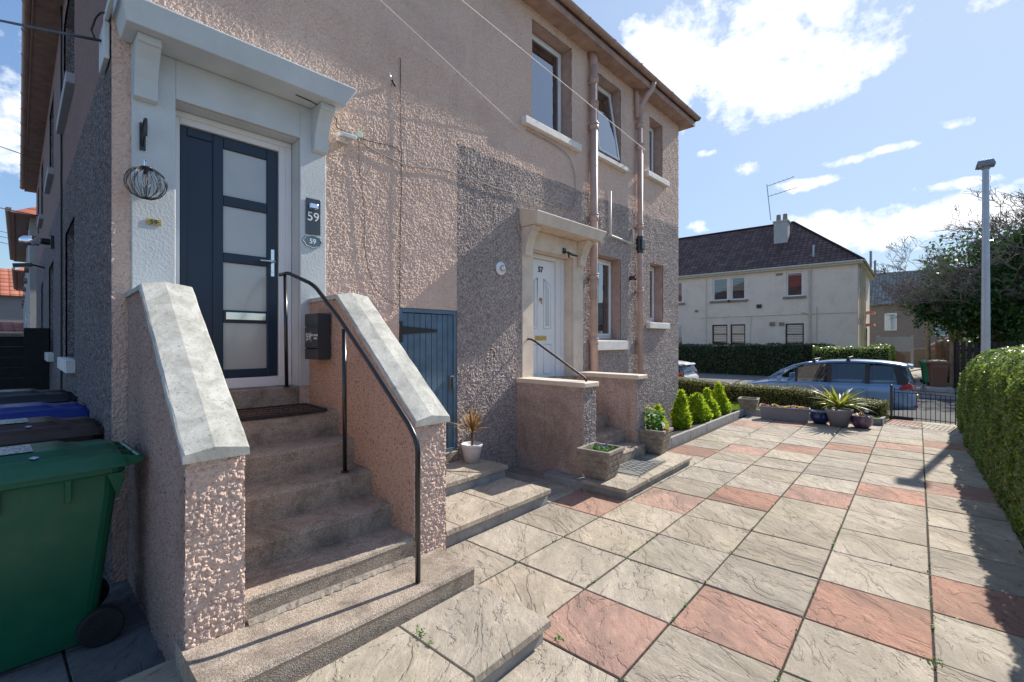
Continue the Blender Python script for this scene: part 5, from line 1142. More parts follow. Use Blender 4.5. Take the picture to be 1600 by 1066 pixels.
b.tube([G(gl_ / 2, .665), G(gl_ / 2, .80)], .006, 6); b.tube([G(gl_ / 2 - .03, .75), G(gl_ / 2, .78), G(gl_ / 2 + .03, .75)], .005, 5)
b.build('scrollwork', M['black'], gt)
b = MB(); b.tube([G(-.01, .45), G(.08, .45)], .007, 6); b.build('latch', M['black'], gt)

# ================================================================== STREET LAMP
la = thing('street_lamp', 'tall tapered galvanised street lamp with a small square head', 'street lamp', (1.15, 14.82, -.38))
b = MB(); b.tube([(0, 0, 0), (0, 0, 1.4), (0, 0, 1.42), (0, 0, 5.96)], [.088, .086, .082, .056], 12); b.build('post', M['galv'], la)
b = MB(); b.tube([(0, 0, 5.94), (0, 0, 6.0)], .075, 12); b.box(-.16, .15, -.15, .15, 6.0, 6.03); b.loft([[(-.16, -.15, 6.03), (.15, -.15, 6.03), (.15, .15, 6.03), (-.16, .15, 6.03)], [(-.13, -.11, 6.13), (.12, -.11, 6.13), (.12, .11, 6.13), (-.13, .11, 6.13)]]); b.build('lamp_head', M['lamp_head'], la, bevel=.01)
b = MB(); b.box(-.12, -.07, -.12, .12, 5.985, 5.999); b.build('lens', M['frost'], la)

# ================================================================== WHEELED BINS
def bin_(label, loc, rz, mat, sc_=1.0, group='wheeled bins beside the gable', sticker=0, flap=False):
    """front faces -y, wheels and handle at +y"""
    t = thing('wheeled_bin', label, 'wheelie bin', loc, rz, group); t.scale = (sc_,) * 3
    b = MB(); rr = lambda x, y0, y1, z, r=.05, n=4: [(sx * (x - r) + sx * r * math.cos(a), (y1 - r if sy > 0 else y0 + r) + sy * r * math.sin(a), z) for sx, sy, rng in ((1, 1, range(n + 1)), (-1, 1, range(n, -1, -1)), (-1, -1, range(n + 1)), (1, -1, range(n, -1, -1))) for a in [j / n * math.pi / 2 for j in rng]]
    b.loft([rr(.215, -.24, .20, .03, .06), rr(.225, -.255, .225, .12, .06), rr(.27, -.34, .30, .80, .06), rr(.275, -.345, .31, .955, .06)])
    b.loft([rr(.300, -.375, .335, .935, .07), rr(.305, -.38, .34, .945, .07), rr(.305, -.38, .34, .985, .07), rr(.290, -.36, .33, .99, .07)])
    b.build('body', M[mat], t, bevel=0)
    for s_ in (-1, 1):
        for y in (-.15, .10): b = MB(); b.box(s_ * .287 - .012, s_ * .287 + .012, y - .012, y + .012, .82, .94); b.build('rim_rib', M[mat], t, bevel=.003)
        b = MB(); b.add([(s_ * .296, .25, .94), (s_ * .296, .33, .94), (s_ * .270, .30, .80), (s_ * .31, .25, .94), (s_ * .31, .33, .94), (s_ * .285, .30, .80)], [(0, 1, 2), (5, 4, 3), (0, 3, 4, 1), (1, 4, 5, 2), (2, 5, 3, 0)])
        b.build('handle_bracket', M[mat], t, bevel=.003)
    # lid: domed, with raised centre panel, hinge arms and handle bar
    b = MB(); ny = 22; nxx = 18; vs = []
    for j in range(ny + 1):
        v = j / ny; y = -.405 + (.735) * v
        for i in range(nxx + 1):
            u = i / nxx * 2 - 1; x = .312 * u; ed = min(1, (1 - abs(u)) / .16); ef = min(1, v / .07, (1 - v) / .07 + .4)
            z = .995 + .050 * math.sin(min(1, ed) * math.pi / 2) * math.sin(min(1, ef) * math.pi / 2) + .022 * (1 - u * u)
            c = min(1, max(0, (.62 - abs(u)) / .05)) * min(1, max(0, (v - .16) / .06)) * min(1, max(0, (.74 - v) / .06)); z += .020 * c
            c2 = min(1, max(0, (v - .80) / .04)) * (1 if (.25 < abs(u) < .85) else 0); z -= .018 * c2
            vs.append((x, y, z))
    n1 = nxx + 1; fs = [(j * n1 + i, j * n1 + i + 1, (j + 1) * n1 + i + 1, (j + 1) * n1 + i) for j in range(ny) for i in range(nxx)]
    b.add(vs, fs)
    edge = [i for i in range(n1)] + [j * n1 + nxx for j in range(1, ny + 1)] + [ny * n1 + i for i in range(nxx - 1, -1, -1)] + [j * n1 for j in range(ny - 1, 0, -1)]
    lo = [(vs[i][0] * 1.01, vs[i][1] * 1.01, .972) for i in edge]; k0 = len(b.v); b.v += lo; ne = len(edge)
    for i in range(ne): b.f.append((edge[i], k0 + i, k0 + (i + 1) % ne, edge[(i + 1) % ne])); b.m.append(0)
    ld = b.build('lid', M[mat], t, smooth=True)
    try: ld.data.set_sharp_from_angle(angle=R(40))
    except Exception: pass
    b = MB(); b.tube([(-.27, .40, 1.0), (.27, .40, 1.0)], .017, 10)
    for s_ in (-.27, -.09, .09, .27): b.loft([[(s_ - .014, .31, .955), (s_ - .014, .41, .975), (s_ - .014, .42, 1.005), (s_ - .014, .31, 1.03)], [(s_ + .014, .31, .955), (s_ + .014, .41, .975), (s_ + .014, .42, 1.005), (s_ + .014, .31, 1.03)]])
    b.build('handle', M[mat], t, bevel=.005)
    for s_ in (-1, 1):
        b = MB(); MR = Matrix.Translation((s_ * .245, .235, .10)) @ Matrix.Rotation(R(90), 4, 'Y')
        b.lathe([(.055, -.022), (.092, -.026), (.10, -.018), (.10, .018), (.092, .026), (.055, .022)], (0, 0, 0), 28, 0, MR); w = b.build('wheel', M['rubber'], t, smooth=False)
        b = MB(); b.lathe([(.0, -.018), (.055, -.02), (.055, .02), (.0, .018)], (0, 0, 0), 20, 0, MR)
        for k in range(5): b.box(-.006, .006, .01, .055, -.024, .024, M=MR @ Matrix.Rotation(k * 1.2566, 4, 'Z'))
        b.build('hub', M['blackm'], w)
    b = MB(); b.tube([(-.22, .235, .10), (.22, .235, .10)], .012, 8); b.build('axle', M['blackm'], t)
    if sticker:
        b = MB()
        if sticker == 1: b.box(-.10, .15, -.18, -.02, 1.0885, 1.0895)
        b.build('faded_label', M['label'], t)
        b = MB(); b.add([(-.0, .02, 0), (.028, 0, 0), (0, -.02, 0), (-.028, 0, 0)], [(3, 2, 1, 0)]); b.build('diamond_sticker', M['stick'], t, M=Matrix.Translation((.215, -.02, 1.0652)) @ Matrix.Rotation(R(7), 4, 'Y'))
    return t
m_, t_, b_ = newmat('worn_label'); N = NB(t_); c_ = N.co('Object', (26, 60, 1)); N.l(N.mix(N.ramp(N.noise(c_, 1.2, 5, .7), [(.42, 0.0), (.52, 1.0)]), (.02, .10, .10), (.42, .46, .48)), b_.inputs['Base Color']); setp(b_, rough=.4); M['label'] = m_
M['stick'] = m_basic('lilac_sticker', (.55, .52, .72), .4, .02)
bin_('large green bin with a closed lid, nearest of the row by the gable', (-3.72, .20, 0), R(0), 'bing', 1.03, sticker=1)
bin_('brown bin standing second behind the green one', (-4.95, .24, 0), R(-1), 'binbr', 1.04, sticker=1)
bin_('blue bin standing third in the row by the gable', (-5.98, .27, 0), R(2), 'binbl', 1.06, sticker=0)
bin_('dark nearly black bin, farthest of the row by the gable', (-7.2, .26, 0), R(-2), 'binbk', 1.10, sticker=0)
# bins across the street
bin_('bright green bin standing farthest back on the path across the street', (.42, 27.8, -.2), R(14), 'bing2', 1.0, 'wheeled bins across the street')
bin_('dark green bin half hidden by the brown bin on the far path', (.50, 26.7, -.2), R(14), 'bing2', 1.0, 'wheeled bins across the street')
bin_('faded brown bin against the wooden fence across the street', (.62, 25.75, -.2), R(8), 'binbr2', 1.05, 'wheeled bins across the street')
# ================================================================== CARS (front towards -x)
def car(name, label, loc, rz, paint, L=4.55, Hh=1.60, bars=True, plate='plate_y', group=None):
    t = thing(name, label, 'car', loc, rz, group); W2_ = .90
    # side profile stations: x, belt z, bonnet/centre z, half width factor
    sx = L / 4.55
    st_ = [(-.02, .42, .55, .60), (.04, .60, .68, .80), (.16, .72, .78, .90), (.45, .83, .88, .96), (.85, .90, .96, .99), (1.15, .935, 1.02, 1.0), (1.6, .955, 1.0, 1.0), (2.2, .975, 1.0, 1.0), (2.9, .99, 1.0, 1.0), (3.5, 1.0, 1.02, .995), (4.0, 1.01, 1.03, .985), (4.30, 1.01, 1.03, .96), (4.46, .97, .99, .92), (4.54, .88, .90, .88), (4.565, .62, .66, .86)]
    def ring(x, zb, zc, f):
        w = W2_ * f; zl = .24 if .3 < x < 4.2 else .30
        half = [(w * .80, zl), (w * .95, zl + .05), (w * 1.0, .48 if zb > .6 else zb * .8), (w * 1.005, min(.66, zb - .02)), (w * .985, zb - .05), (w * .955, zb), (w * .88, zb + (zc - zb) * .5), (w * .5, zc - .005)]
        return [(x * sx, -y, z) for y, z in half] + [(x * sx, 0, zc)] + [(x * sx, y, z) for y, z in half[::-1]]
    b = MB(); b.loft([ring(*s) for s in st_])
    body = b.build('body', M[paint], t, smooth=True); 
    ss_ = body.modifiers.new('smooth', 'SUBSURF'); ss_.levels = 1; ss_.render_levels = 1
    # greenhouse: stations x, roof z, half width at belt, half width at roof
    gs = [(.95, 1.0, .80, .60), (1.40, 1.24, .835, .60), (1.80, 1.42, .845, .62), (2.10, 1.50, .85, .635), (2.60, 1.565, .85, .65), (3.2, 1.585, .85, .65), (3.8, 1.57, .84, .645), (4.18, 1.53, .82, .63), (4.34, 1.49, .81, .62)]
    f_ = (Hh / 1.6)
    def belt(x): return float(np.interp(x, [s[0] for s in st_], [s[1] for s in st_])) - .01
    roofz = lambda x: float(np.interp(x, [g[0] for g in gs], [g[1] for g in gs])) * f_
    wb = lambda x: float(np.interp(x, [g[0] for g in gs], [g[2] for g in gs])); wr = lambda x: float(np.interp(x, [g[0] for g in gs], [g[3] for g in gs]))
    # roof skin
    b = MB(); rr = []
    for k in range(27):
        x = 1.92 + (4.40 - 1.92) * k / 26; z = roofz(x) + .004 + .012 * math.sin(math.pi * k / 26); w = wr(x) + .035
        rr.append([(x * sx, -w, z - .075), (x * sx, -w + .02, z - .03), (x * sx, -w * .7, z - .003), (x * sx, 0, z + .012), (x * sx, w * .7, z - .003), (x * sx, w - .02, z - .03), (x * sx, w, z - .075), (x * sx, w - .05, z - .06), (x * sx, 0, z - .03), (x * sx, -w + .05, z - .06)])
    b.loft(rr); b.build('roof', M[paint], t, smooth=True)
    P = lambda x, y, z: (x * sx, y, z)
    def side_pt(x, v, s_, off=0): # v 0 belt .. 1 roof
        zb = belt(x); zt = roofz(x) - .06; w = wb(x) * .97 + (wr(x) + .02 - wb(x) * .97) * v; return (x * sx, s_ * (w + off), zb + (zt - zb) * v)
    # windows (name each); pillars in paint/black
    wins = [(1.50, 1.72, 'quarter'), (1.80, 2.55, 'front'), (2.66, 3.45, 'rear'), (3.56, 4.16, 'boot')]
    for s_ in (-1, 1):
        for a, c, nm in wins:
            b = MB(); n = 6; vs = []
            for k in range(n + 1):
                x = a + (c - a) * k / n; 
                for v in (0.02, .5, .96):
                    xx = x
                    if nm == 'quarter': v2 = v * (k / n) * .95 + .02
                    elif nm == 'boot': xx = x - .10 * v * (k / n); v2 = v * .93
                    else: v2 = v
                    vs.append(side_pt(xx, v2, s_))
            b.add(vs, [(3 * k + j, 3 * k + j + 1, 3 * k + 3 + j + 1, 3 * k + 3 + j) for k in range(n) for j in range(2)])
            b.build('window', M['carglass'], t, smooth=True)
        for a, c, ta, tc_, mt_ in ((2.55, 2.66, 2.55, 2.66, 'blackm'), (3.45, 3.56, 3.45, 3.55, 'blackm'), (1.72, 1.80, 1.74, 1.80, 'blackm'), (4.16, 4.40, 4.05, 4.30, 'blackm')):
            b = MB(); b.add([side_pt(a, 0, s_, .004), side_pt(c, 0, s_, .004), side_pt(tc_, 1, s_, .004), side_pt(ta, 1, s_, .004), side_pt(a, 0, s_, -.03), side_pt(c, 0, s_, -.03), side_pt(tc_, 1, s_, -.03), side_pt(ta, 1, s_, -.03)], [(0, 1, 2, 3), (7, 6, 5, 4), (0, 4, 5, 1), (1, 5, 6, 2), (2, 6, 7, 3), (3, 7, 4, 0)]); b.build('pillar', M[mt_], t)
        b = MB(); b.tube([P(.98, s_ * .80, 1.0), P(1.35, s_ * .72, 1.235 * f_), P(1.70, s_ * .69, 1.40 * f_), P(1.95, s_ * .68, 1.47 * f_), P(2.2, s_ * .685, 1.505 * f_)], .032, 8); b.build('roof_pillar', M[paint], t, smooth=True)
    # windscreen and tailgate glass
    b = MB(); b.add([P(.98, -.79, 1.0), P(.98, .79, 1.0), P(1.45, .70, 1.27 * f_), P(1.45, -.70, 1.27 * f_), P(1.98, .64, 1.465 * f_), P(1.98, -.64, 1.465 * f_)], [(0, 1, 2, 3), (3, 2, 4, 5)]); b.build('windscreen', M['carglass'], t)
    b = MB(); b.add([P(4.52, -.70, 1.03), P(4.52, .70, 1.03), P(4.34, .60, 1.46 * f_), P(4.34, -.60, 1.46 * f_), P(4.44, -.81, 1.0), P(4.44, .81, 1.0), P(4.2, .66, 1.46 * f_), P(4.2, -.66, 1.46 * f_)], [(0, 1, 2, 3), (0, 3, 7, 4), (1, 5, 6, 2)]); b.build('rear_window', M['carglass'], t)
    b = MB(); b.box(1.3 * sx, 4.3 * sx, -.76, .76, .9, .93); b.box(1.5 * sx, 1.52 * sx, -.6, .6, .9, 1.02)
    for x in (2.35, 3.25): 
        for y in (-.4, .4): b.loft([[((x + .05) * sx, y - .2, .9), ((x + .22) * sx, y - .2, .9), ((x + .22) * sx, y + .2, .9), ((x + .05) * sx, y + .2, .9)], [((x + .17) * sx, y - .15, 1.2), ((x + .26) * sx, y - .15, 1.2), ((x + .26) * sx, y + .15, 1.2), ((x + .17) * sx, y + .15, 1.2)]])
    b.build('seats', M['interior'], t, bevel=.02)
    for s_ in (-1, 1):
        b = MB(); b.loft([[(4.22 * sx, s_ * .868, .86), (4.50 * sx, s_ * .80, .84), (4.53 * sx, s_ * .70, .85), (4.47 * sx, s_ * .60, .86)], [(4.18 * sx, s_ * .862, .93), (4.46 * sx, s_ * .82, 1.0), (4.52 * sx, s_ * .70, 1.0), (4.47 * sx, s_ * .60, .98)], [(4.30 * sx, s_ * .855, 1.03), (4.42 * sx, s_ * .80, 1.06), (4.48 * sx, s_ * .70, 1.05), (4.42 * sx, s_ * .60, 1.02)]]); b.build('tail_light', M['redlens'], t, bevel=.01)
        b = MB(); b.box(4.50 * sx, 4.585 * sx, s_ * .70 - .11, s_ * .70 + .11, .42, .47); b.build('reflector', M['redlens'], t, bevel=.01)
        b = MB(); b.loft([[(.03 * sx, s_ * .52, .60), (.10 * sx, s_ * .70, .62), (.34 * sx, s_ * .86, .70)], [(.10 * sx, s_ * .50, .71), (.16 * sx, s_ * .70, .745), (.50 * sx, s_ * .865, .82)]], close=False, caps=False); b.build('headlight', M['chrome'], t)
        b = MB(); b.box(1.30 * sx, 1.36 * sx, s_ * .86 - .02, s_ * .90 + .02, .98, 1.02); b.loft([[(1.25 * sx, s_ * .92, .99), (1.42 * sx, s_ * .92, .99), (1.42 * sx, s_ * 1.08, 1.01), (1.28 * sx, s_ * 1.09, 1.01)], [(1.27 * sx, s_ * .92, 1.12), (1.42 * sx, s_ * .92, 1.13), (1.42 * sx, s_ * 1.07, 1.13), (1.30 * sx, s_ * 1.08, 1.12)]]); b.build('mirror', M[paint], t, bevel=.03)
        for x in (2.38, 3.25): b = MB(); b.box(x * sx, (x + .20) * sx, s_ * .895 - .018, s_ * .895 + .018, .83, .86); b.build('door_handle', M[paint], t, bevel=.01)
        for x in (.80, 3.62):
            b = MB(); MR = Matrix.Translation((x * sx, s_ * .80, .315)) @ Matrix.Rotation(R(90), 4, 'X'); b.lathe([(.22, -.10), (.30, -.10), (.315, -.08), (.315, .08), (.30, .10), (.22, .10)], (0, 0, 0), 28, 0, MR); w = b.build('wheel', M['tyre'], t)
            b = MB(); b.lathe([(0, -.085), (.20, -.095), (.22, -.08), (.22, .08), (.20, .095), (0, .085)], (0, 0, 0), 20, 0, MR); b.build('rim', M['rim'], w)
        b = MB()
        for x in (1.55, 2.60, 3.50): b.tube([(x * sx, s_ * .905, .30), (x * sx, s_ * .912, .60), (x * sx, s_ * .90, .93)], .004, 4)
        b.build('door_gap', M['blackm'], t)
    if bars:
        for x in (2.20, 3.05):
            b = MB(); z = roofz(x) + .085; b.tube([(x * sx, -.62, z), (x * sx, .62, z)], .018, 8)
            for s_ in (-1, 1): b.loft([[((x - .06) * sx, s_ * .60, z - .10), ((x + .06) * sx, s_ * .60, z - .10), ((x + .06) * sx, s_ * .68, z - .12), ((x - .06) * sx, s_ * .68, z - .12)], [((x - .02) * sx, s_ * .57, z + .02), ((x + .02) * sx, s_ * .57, z + .02), ((x + .02) * sx, s_ * .63, z + .02), ((x - .02) * sx, s_ * .63, z + .02)]])
            b.build('roof_bar', M['blackm'], t)
    b = MB(); b.box(4.555 * sx, 4.585 * sx, -.26, .26, .60, .71); b.build('number_plate', M[plate], t)
    b = MB(); b.loft([[(4.36 * sx, -.60, roofz(4.34) - .03), (4.50 * sx, -.52, roofz(4.34) - .05), (4.50 * sx, .52, roofz(4.34) - .05), (4.36 * sx, .60, roofz(4.34) - .03)], [(4.36 * sx, -.62, roofz(4.34) + .015), (4.48 * sx, -.52, roofz(4.34) - .01), (4.48 * sx, .52, roofz(4.34) - .01), (4.36 * sx, .62, roofz(4.34) + .015)]]); b.build('spoiler', M[paint], t, bevel=.008)
    b = MB(); b.tube([P(4.53, 0, 1.04), P(4.54, -.25, 1.12)], .01, 5); b.build('rear_wiper', M['blackm'], t)
    return t
car('estate_car', 'silver blue estate car with roof bars parked behind the low hedge', (-4.60, 17.35, -.50), 0, 'carblue', 4.58, 1.66)
car('hatchback_car', 'white car with a yellow rear plate just showing past the house corner', (-10.55, 17.75, -.50), 0, 'carwhite', 4.1, 1.46, bars=False)

# ================================================================== HOUSE ACROSS THE STREET
fh = thing('cream_flats', 'cream rendered two storey house with a dark brown tiled hip roof across the street', 'house', (0, 34.8, 0))
FX0, FX1, FZ = -46.0, -2.72, 6.55
FW = ((-11.15, -10.12, 4.6, 6.22, 'upvc', 'blindtan', None), (-9.92, -8.98, 4.6, 6.22, 'upvc', 'blindtan', None), (-6.50, -5.55, 4.62, 6.22, 'upvc', 'blindred', None), (-11.2, -10.15, 1.45, 2.88, 'winbrown', 'creamr', 2.2), (-9.95, -8.98, 1.45, 2.88, 'winbrown', 'creamr', 2.2), (-6.55, -5.50, 1.40, 2.86, 'winbrown', 'curtw', 2.15),  # pale slats in the brown windows imitate a reflection on the glass
      (-14.5, -13.35, 4.6, 6.2, 'upvc', 'blindred', None), (-14.5, -13.35, 1.45, 2.9, 'upvc', 'curtw', None), (-18.5, -17.2, 4.6, 6.2, 'upvc', None, None), (-18.5, -17.2, 1.45, 2.9, 'upvc', None, None))
b = MB(); b.box(FX0, FX1, .16, 9.2, -.6, FZ)
fxs = sorted(set([FX0, FX1] + [w_[0] for w_ in FW] + [w_[1] for w_ in FW]))
for a_, c_ in zip(fxs[:-1], fxs[1:]):
    z_ = -.6
    for p_, q_ in sorted([(w_[2], w_[3]) for w_ in FW if w_[0] < (a_ + c_) / 2 < w_[1]]) + [(FZ, FZ)]:
        if p_ > z_: b.box(a_, c_, 0, .159, z_, p_)
        z_ = q_
b.build('wall', M['creamr'], fh)
A = Vector((FX0 - .3, -.3, FZ - .02)); B_ = Vector((FX1 + .32, -.3, FZ - .02)); C_ = Vector((FX1 + .32, 9.5, FZ - .02)); D_ = Vector((FX0 - .3, 9.5, FZ - .02)); R0 = Vector((FX1 - 4.15, 4.6, 10.45)); R1 = Vector((FX0 + 4.1, 4.6, 10.45))
rf = roof_obj('roof', [(A, B_, R0, R1), (B_, C_, R0), (C_, D_, R1, R0), (D_, A, R1)], M['rooft'], fh, .08)
b = MB(); b.box(FX0 - .25, FX1 + .28, -.28, -.25, FZ - .16, FZ + .02); b.box(FX1 + .25, FX1 + .28, -.25, 9.4, FZ - .16, FZ + .02); b.box(FX0 - .2, FX1 + .25, -.26, 0, FZ - .18, FZ - .15); b.box(FX1 - .0, FX1 + .25, 0, 9.4, FZ - .18, FZ - .15); b.build('fascia', M['trimc'], fh)
b = MB(); b.tube([(FX0, -.34, FZ - .02), (FX1 + .3, -.34, FZ - .02)], .06, 8); b.tube([(FX1 + .36, -.3, FZ - .02), (FX1 + .36, 9.4, FZ - .02)], .06, 8); b.build('gutter', M['trimc'], fh)
b = MB(); b.tube([R0 + Vector((0, 0, .02)), R1 + Vector((0, 0, .02))], .09, 8); b.tube([R0 + Vector((0, 0, .02)), B_ + Vector((0, 0, .04))], .08, 8); b.tube([R0 + Vector((0, 0, .02)), C_ + Vector((0, 0, .04))], .08, 8); b.build('ridge_tiles', M['rooft'], rf)
b = MB(); b.box(-7.70, -6.85, 2.3, 3.1, 8.0, 10.2); b.box(-7.77, -6.78, 2.24, 3.16, 10.1, 10.22); ch = b.build('chimney', M['paler'], rf, bevel=.02)
b = MB()
for x in (-7.48, -7.07): b.tube([(x, 2.7, 10.2), (x, 2.7, 10.72)], [.16, .13], 8)
b.build('chimney_pot', M['stonepot'], ch)
b = MB(); b.box(-7.74, -6.81, 2.27, 2.297, 8.3, 8.62); b.build('lead_flashing', M['potblue'], ch)
b = MB(); b.tube([(-7.85, 2.1, 10.3), (-8.1, 2.1, 12.9)], .03, 6); b.tube([(-8.1, 2.1, 12.75), (-6.4, 2.1, 13.05)], .02, 5); b.tube([(-8.05, 2.1, 12.0), (-6.1, 2.1, 12.3)], .02, 5)
for x in np.linspace(-7.9, -6.5, 6): b.tube([(x, 1.9, 12.78 + (x + 8.1) * .18), (x, 2.3, 12.78 + (x + 8.1) * .18)], .01, 4); b.tube([(x + .1, 1.85, 12.03 + (x + 8.1) * .15), (x + .1, 2.35, 12.03 + (x + 8.1) * .15)], .01, 4)
b.build('aerial', M['galv'], fh)
b = MB()
for x in (-12.9, -10.9, -8.9, -5.3):
    for k in range(3): b.box(x + k * .14, x + k * .14 + .09, .62, .70, 7.18, 7.28)
b.build('roof_vent', M['upvc'], rf)
b = MB(); b.tube([(-5.05, .5, 7.0), (-5.05, .5, 7.9)], .06, 8); b.build('vent_pipe', M['galv'], fh)
b = MB(); b.tube([(-2.3, 3.5, 6.5), (-2.3, 3.5, 7.6)], .07, 8); b.build('side_vent', M['galv'], fh); b = MB(); b.tube([(-2.3, 7.5, 6.4), (-2.3, 7.5, 7.5)], .07, 8); b.build('side_vent', M['galv'], fh)
def fwin(x0, x1, z0, z1, fr='upvc', blind=None, y=0, mull=False, sl=True, parent=fh, side=False, bar=None):
    MX = (lambda *a: a) 
    f = MB(); w = .09
    if not side:
        f.box(x0, x1, y - .03, y + .02, z0, z0 + w); f.box(x0, x1, y - .03, y + .02, z1 - w, z1); f.box(x0, x0 + w, y - .03, y + .02, z0 + w, z1 - w); f.box(x1 - w, x1, y - .03, y + .02, z0 + w, z1 - w)
        if bar: f.box(x0 + w, x1 - w, y - .025, y + .015, bar - .03, bar + .03)
        o = f.build('window', M[fr], parent); p = MB(); p.box(x0 + w, x1 - w, y - .012, y - .004, z0 + w, z1 - w); p.build('pane', M['farglass'], o)
        q = MB(); q.box(x0 + w, x1 - w, y - .0015, y - .0005, z0 + w, z1 - w); q.build('dark_room_sheet', M['interior'], o)  # dark sheet right behind the pane stands for room shade
        if blind: 
            q = MB(); zb = z0 + (z1 - z0) * (.42 if fr == 'upvc' else .2); k = z1 - w
            while k > zb: q.box(x0 + w, x1 - w, y - .0035, y - .0020, k - .10, k - .012); k -= .11
            q.build('blind', M[blind], o)  # in brown frames these slats paint a pale pane reflection
        if sl: q = MB(); q.box(x0 - .18, x1 + .18, -.12, 0, z0 - .16, z0 - .002); q.build('sill', M['stonepot'], parent, bevel=.01)
    return
for (x0, x1, z0, z1, fr_, bl, bar) in FW:
    fwin(x0, x1, z0, z1, fr_, bl, bar=bar, sl=z0 > 3, y=.13)
b = MB(); b.tube([(-5.15, -.12, -.2), (-5.15, -.12, 6.3), (-5.05, -.3, 6.5)], .055, 8); b.tube([(-5.15, -.12, 3.4), (-5.6, -.12, 3.55)], .04, 6); b.tube([(-11.6, -.06, 0), (-11.6, -.06, 6.3)], .018, 5); b.tube([(-12, -.04, 3.4), (-2.8, -.04, 3.45)], .018, 5); b.tube([(-8.6, -.04, 3.4), (-8.65, -.04, 1.2)], .015, 5); b.tube([(-4.8, -.04, 3.9), (-4.8, -.04, .2)], .02, 5); b.build('drainpipe', M['trimc'], fh)
b = MB(); b.tube([(FX1 + .12, .7, -.2), (FX1 + .12, .7, 6.4)], .06, 8); b.tube([(FX1 + .12, 1.9, -.2), (FX1 + .12, 1.9, 6.4)], .06, 8); b.tube([(FX1 + .12, 3.4, -.2), (FX1 + .12, 3.4, 6.4)], .05, 8); b.tube([(FX1 + .1, .7, 3.4), (FX1 + .1, 3.4, 3.3)], .04, 6); b.build('side_pipe', M['trimc'], fh)
b = MB(); b.box(-8.25, -7.95, -.1, 0, 3.95, 4.2); b.build('wall_vent', M['blackm'], fh); b = MB(); b.box(-7.45, -7.15, -.09, 0, 2.72, 2.98); b.box(-6.9, -6.6, -.05, 0, 2.7, 2.95); b.box(-12.4, -12.2, -.1, 0, 3.85, 4.0); b.box(-7.1, -6.7, -.04, 0, 6.05, 6.2); b.build('wall_vent', M['stonepot'], fh)
b = MB(); b.box(FX1, FX1 + .5, 5.0, 6.6, 2.75, 2.9); b.box(FX1, FX1 + .5, 5.0, 6.6, 3.6, 3.74); b.build('door_canopy', M['terra'], fh)
b = MB(); b.box(FX1 - .02, FX1 + .06, 5.3, 6.2, .3, 2.6); b.build('side_door', M['winbrown'], fh)
b = MB(); b.box(FX1 - .02, FX1 + .05, 1.0, 1.5, 4.7, 6.0); b.build('side_window', M['upvc'], fh)
# yard wall with gate pillars beside it
yw = thing('pink_yard_wall', 'low pinkish stair wall with white rails beside the cream house', 'wall', (0, 0, 0))
b = MB(); b.loft([[(-2.3, 40.0, -.2), (-.6, 40.0, -.2), (-.6, 40.0, .75), (-1.2, 40.0, 1.15), (-2.3, 40.0, 1.25)], [(-2.3, 40.3, -.2), (-.6, 40.3, -.2), (-.6, 40.3, .75), (-1.2, 40.3, 1.15), (-2.3, 40.3, 1.25)]]); b.build('wall', M['brickred'], yw)
b = MB(); b.box(-2.1, -.3, 41.2, 41.3, 1.0, 2.0); b.box(-.35, -.2, 41.15, 41.35, -.2, 2.1); b.box(-2.2, -2.05, 41.15, 41.35, -.2, 2.1); b.build('white_panel', M['whiter'], yw)

# ================================================================== BACKGROUND STONE BUILDINGS (right)
sbd = thing('stone_terrace', 'brown rubble stone building with a weathered slate roof behind the trees', 'building')
b = MB(); b.box(-12, 4.2, 62, 70, -1, 5.6); b.box(4.2, 40, 60, 70, -1, 4.2); b.box(5.5, 9.0, 58.9, 60.2, -1, 6.2); b.build('wall', M['stonewall'], sbd)
roof_obj('roof', [(Vector((-12.3, 61.6, 5.5)), Vector((4.5, 61.6, 5.5)), Vector((4.5, 66, 9.3)), Vector((-12.3, 66, 9.3))), (Vector((4.5, 70.4, 5.5)), Vector((-12.3, 70.4, 5.5)), Vector((-12.3, 66, 9.3)), Vector((4.5, 66, 9.3)))], M['roofs'], sbd, .1)
roof_obj('lower_roof', [(Vector((4.2, 59.7, 4.1)), Vector((40, 59.7, 4.1)), Vector((40, 65, 8.0)), Vector((4.2, 65, 8.0)))], M['roofs'], sbd, .1)
for x0, x1, z0, z1 in ((-2.6, -1.6, 2.8, 4.6), (1.3, 2.3, 2.2, 3.6)):
    f = MB(); f.box(x0, x1, 61.93, 61.99, z0, z1); o = f.build('window', M['upvc'], sbd); p = MB(); p.box(x0 + .12, x1 - .12, 61.90, 61.925, z0 + .12, z1 - .12); p.build('pane', M['farglass'], o)
for x0, x1, z0, z1 in ((6.4, 7.7, 3.2, 4.6), (12, 13.4, 2.2, 3.6), (17, 18.4, 2.2, 3.6)):
    yy = 58.87 if x0 < 9 else 59.97
    f = MB(); f.box(x0, x1, yy - .03, yy + .02, z0, z1); o = f.build('window', M['upvc'], sbd); p = MB(); p.box(x0 + .14, x1 - .14, yy - .05, yy - .035, z0 + .14, z1 - .14); p.build('pane', M['farglass'], o)
b = MB(); b.box(1.6, 2.5, 65.5, 66.5, 8.6, 10.6); b.build('chimney', M['stonewall'], sbd)
sh = thing('brick_outhouse', 'small red brick outhouse with white verge trim in front of the stone building', 'shed')
b = MB(); b.loft([[(.6, 46, -.2), (3.4, 46, -.2), (3.4, 46, 1.4), (2.0, 46, 2.1), (.6, 46, 1.3)], [(.6, 49, -.2), (3.4, 49, -.2), (3.4, 49, 1.4), (2.0, 49, 2.1), (.6, 49, 1.3)]]); b.build('wall', M['brickred'], sh)
b = MB(); b.tube([(.5, 45.95, 1.32), (2.0, 45.95, 2.15), (3.5, 45.95, 1.45)], .06, 6); b.build('verge', M['whiter'], sh)
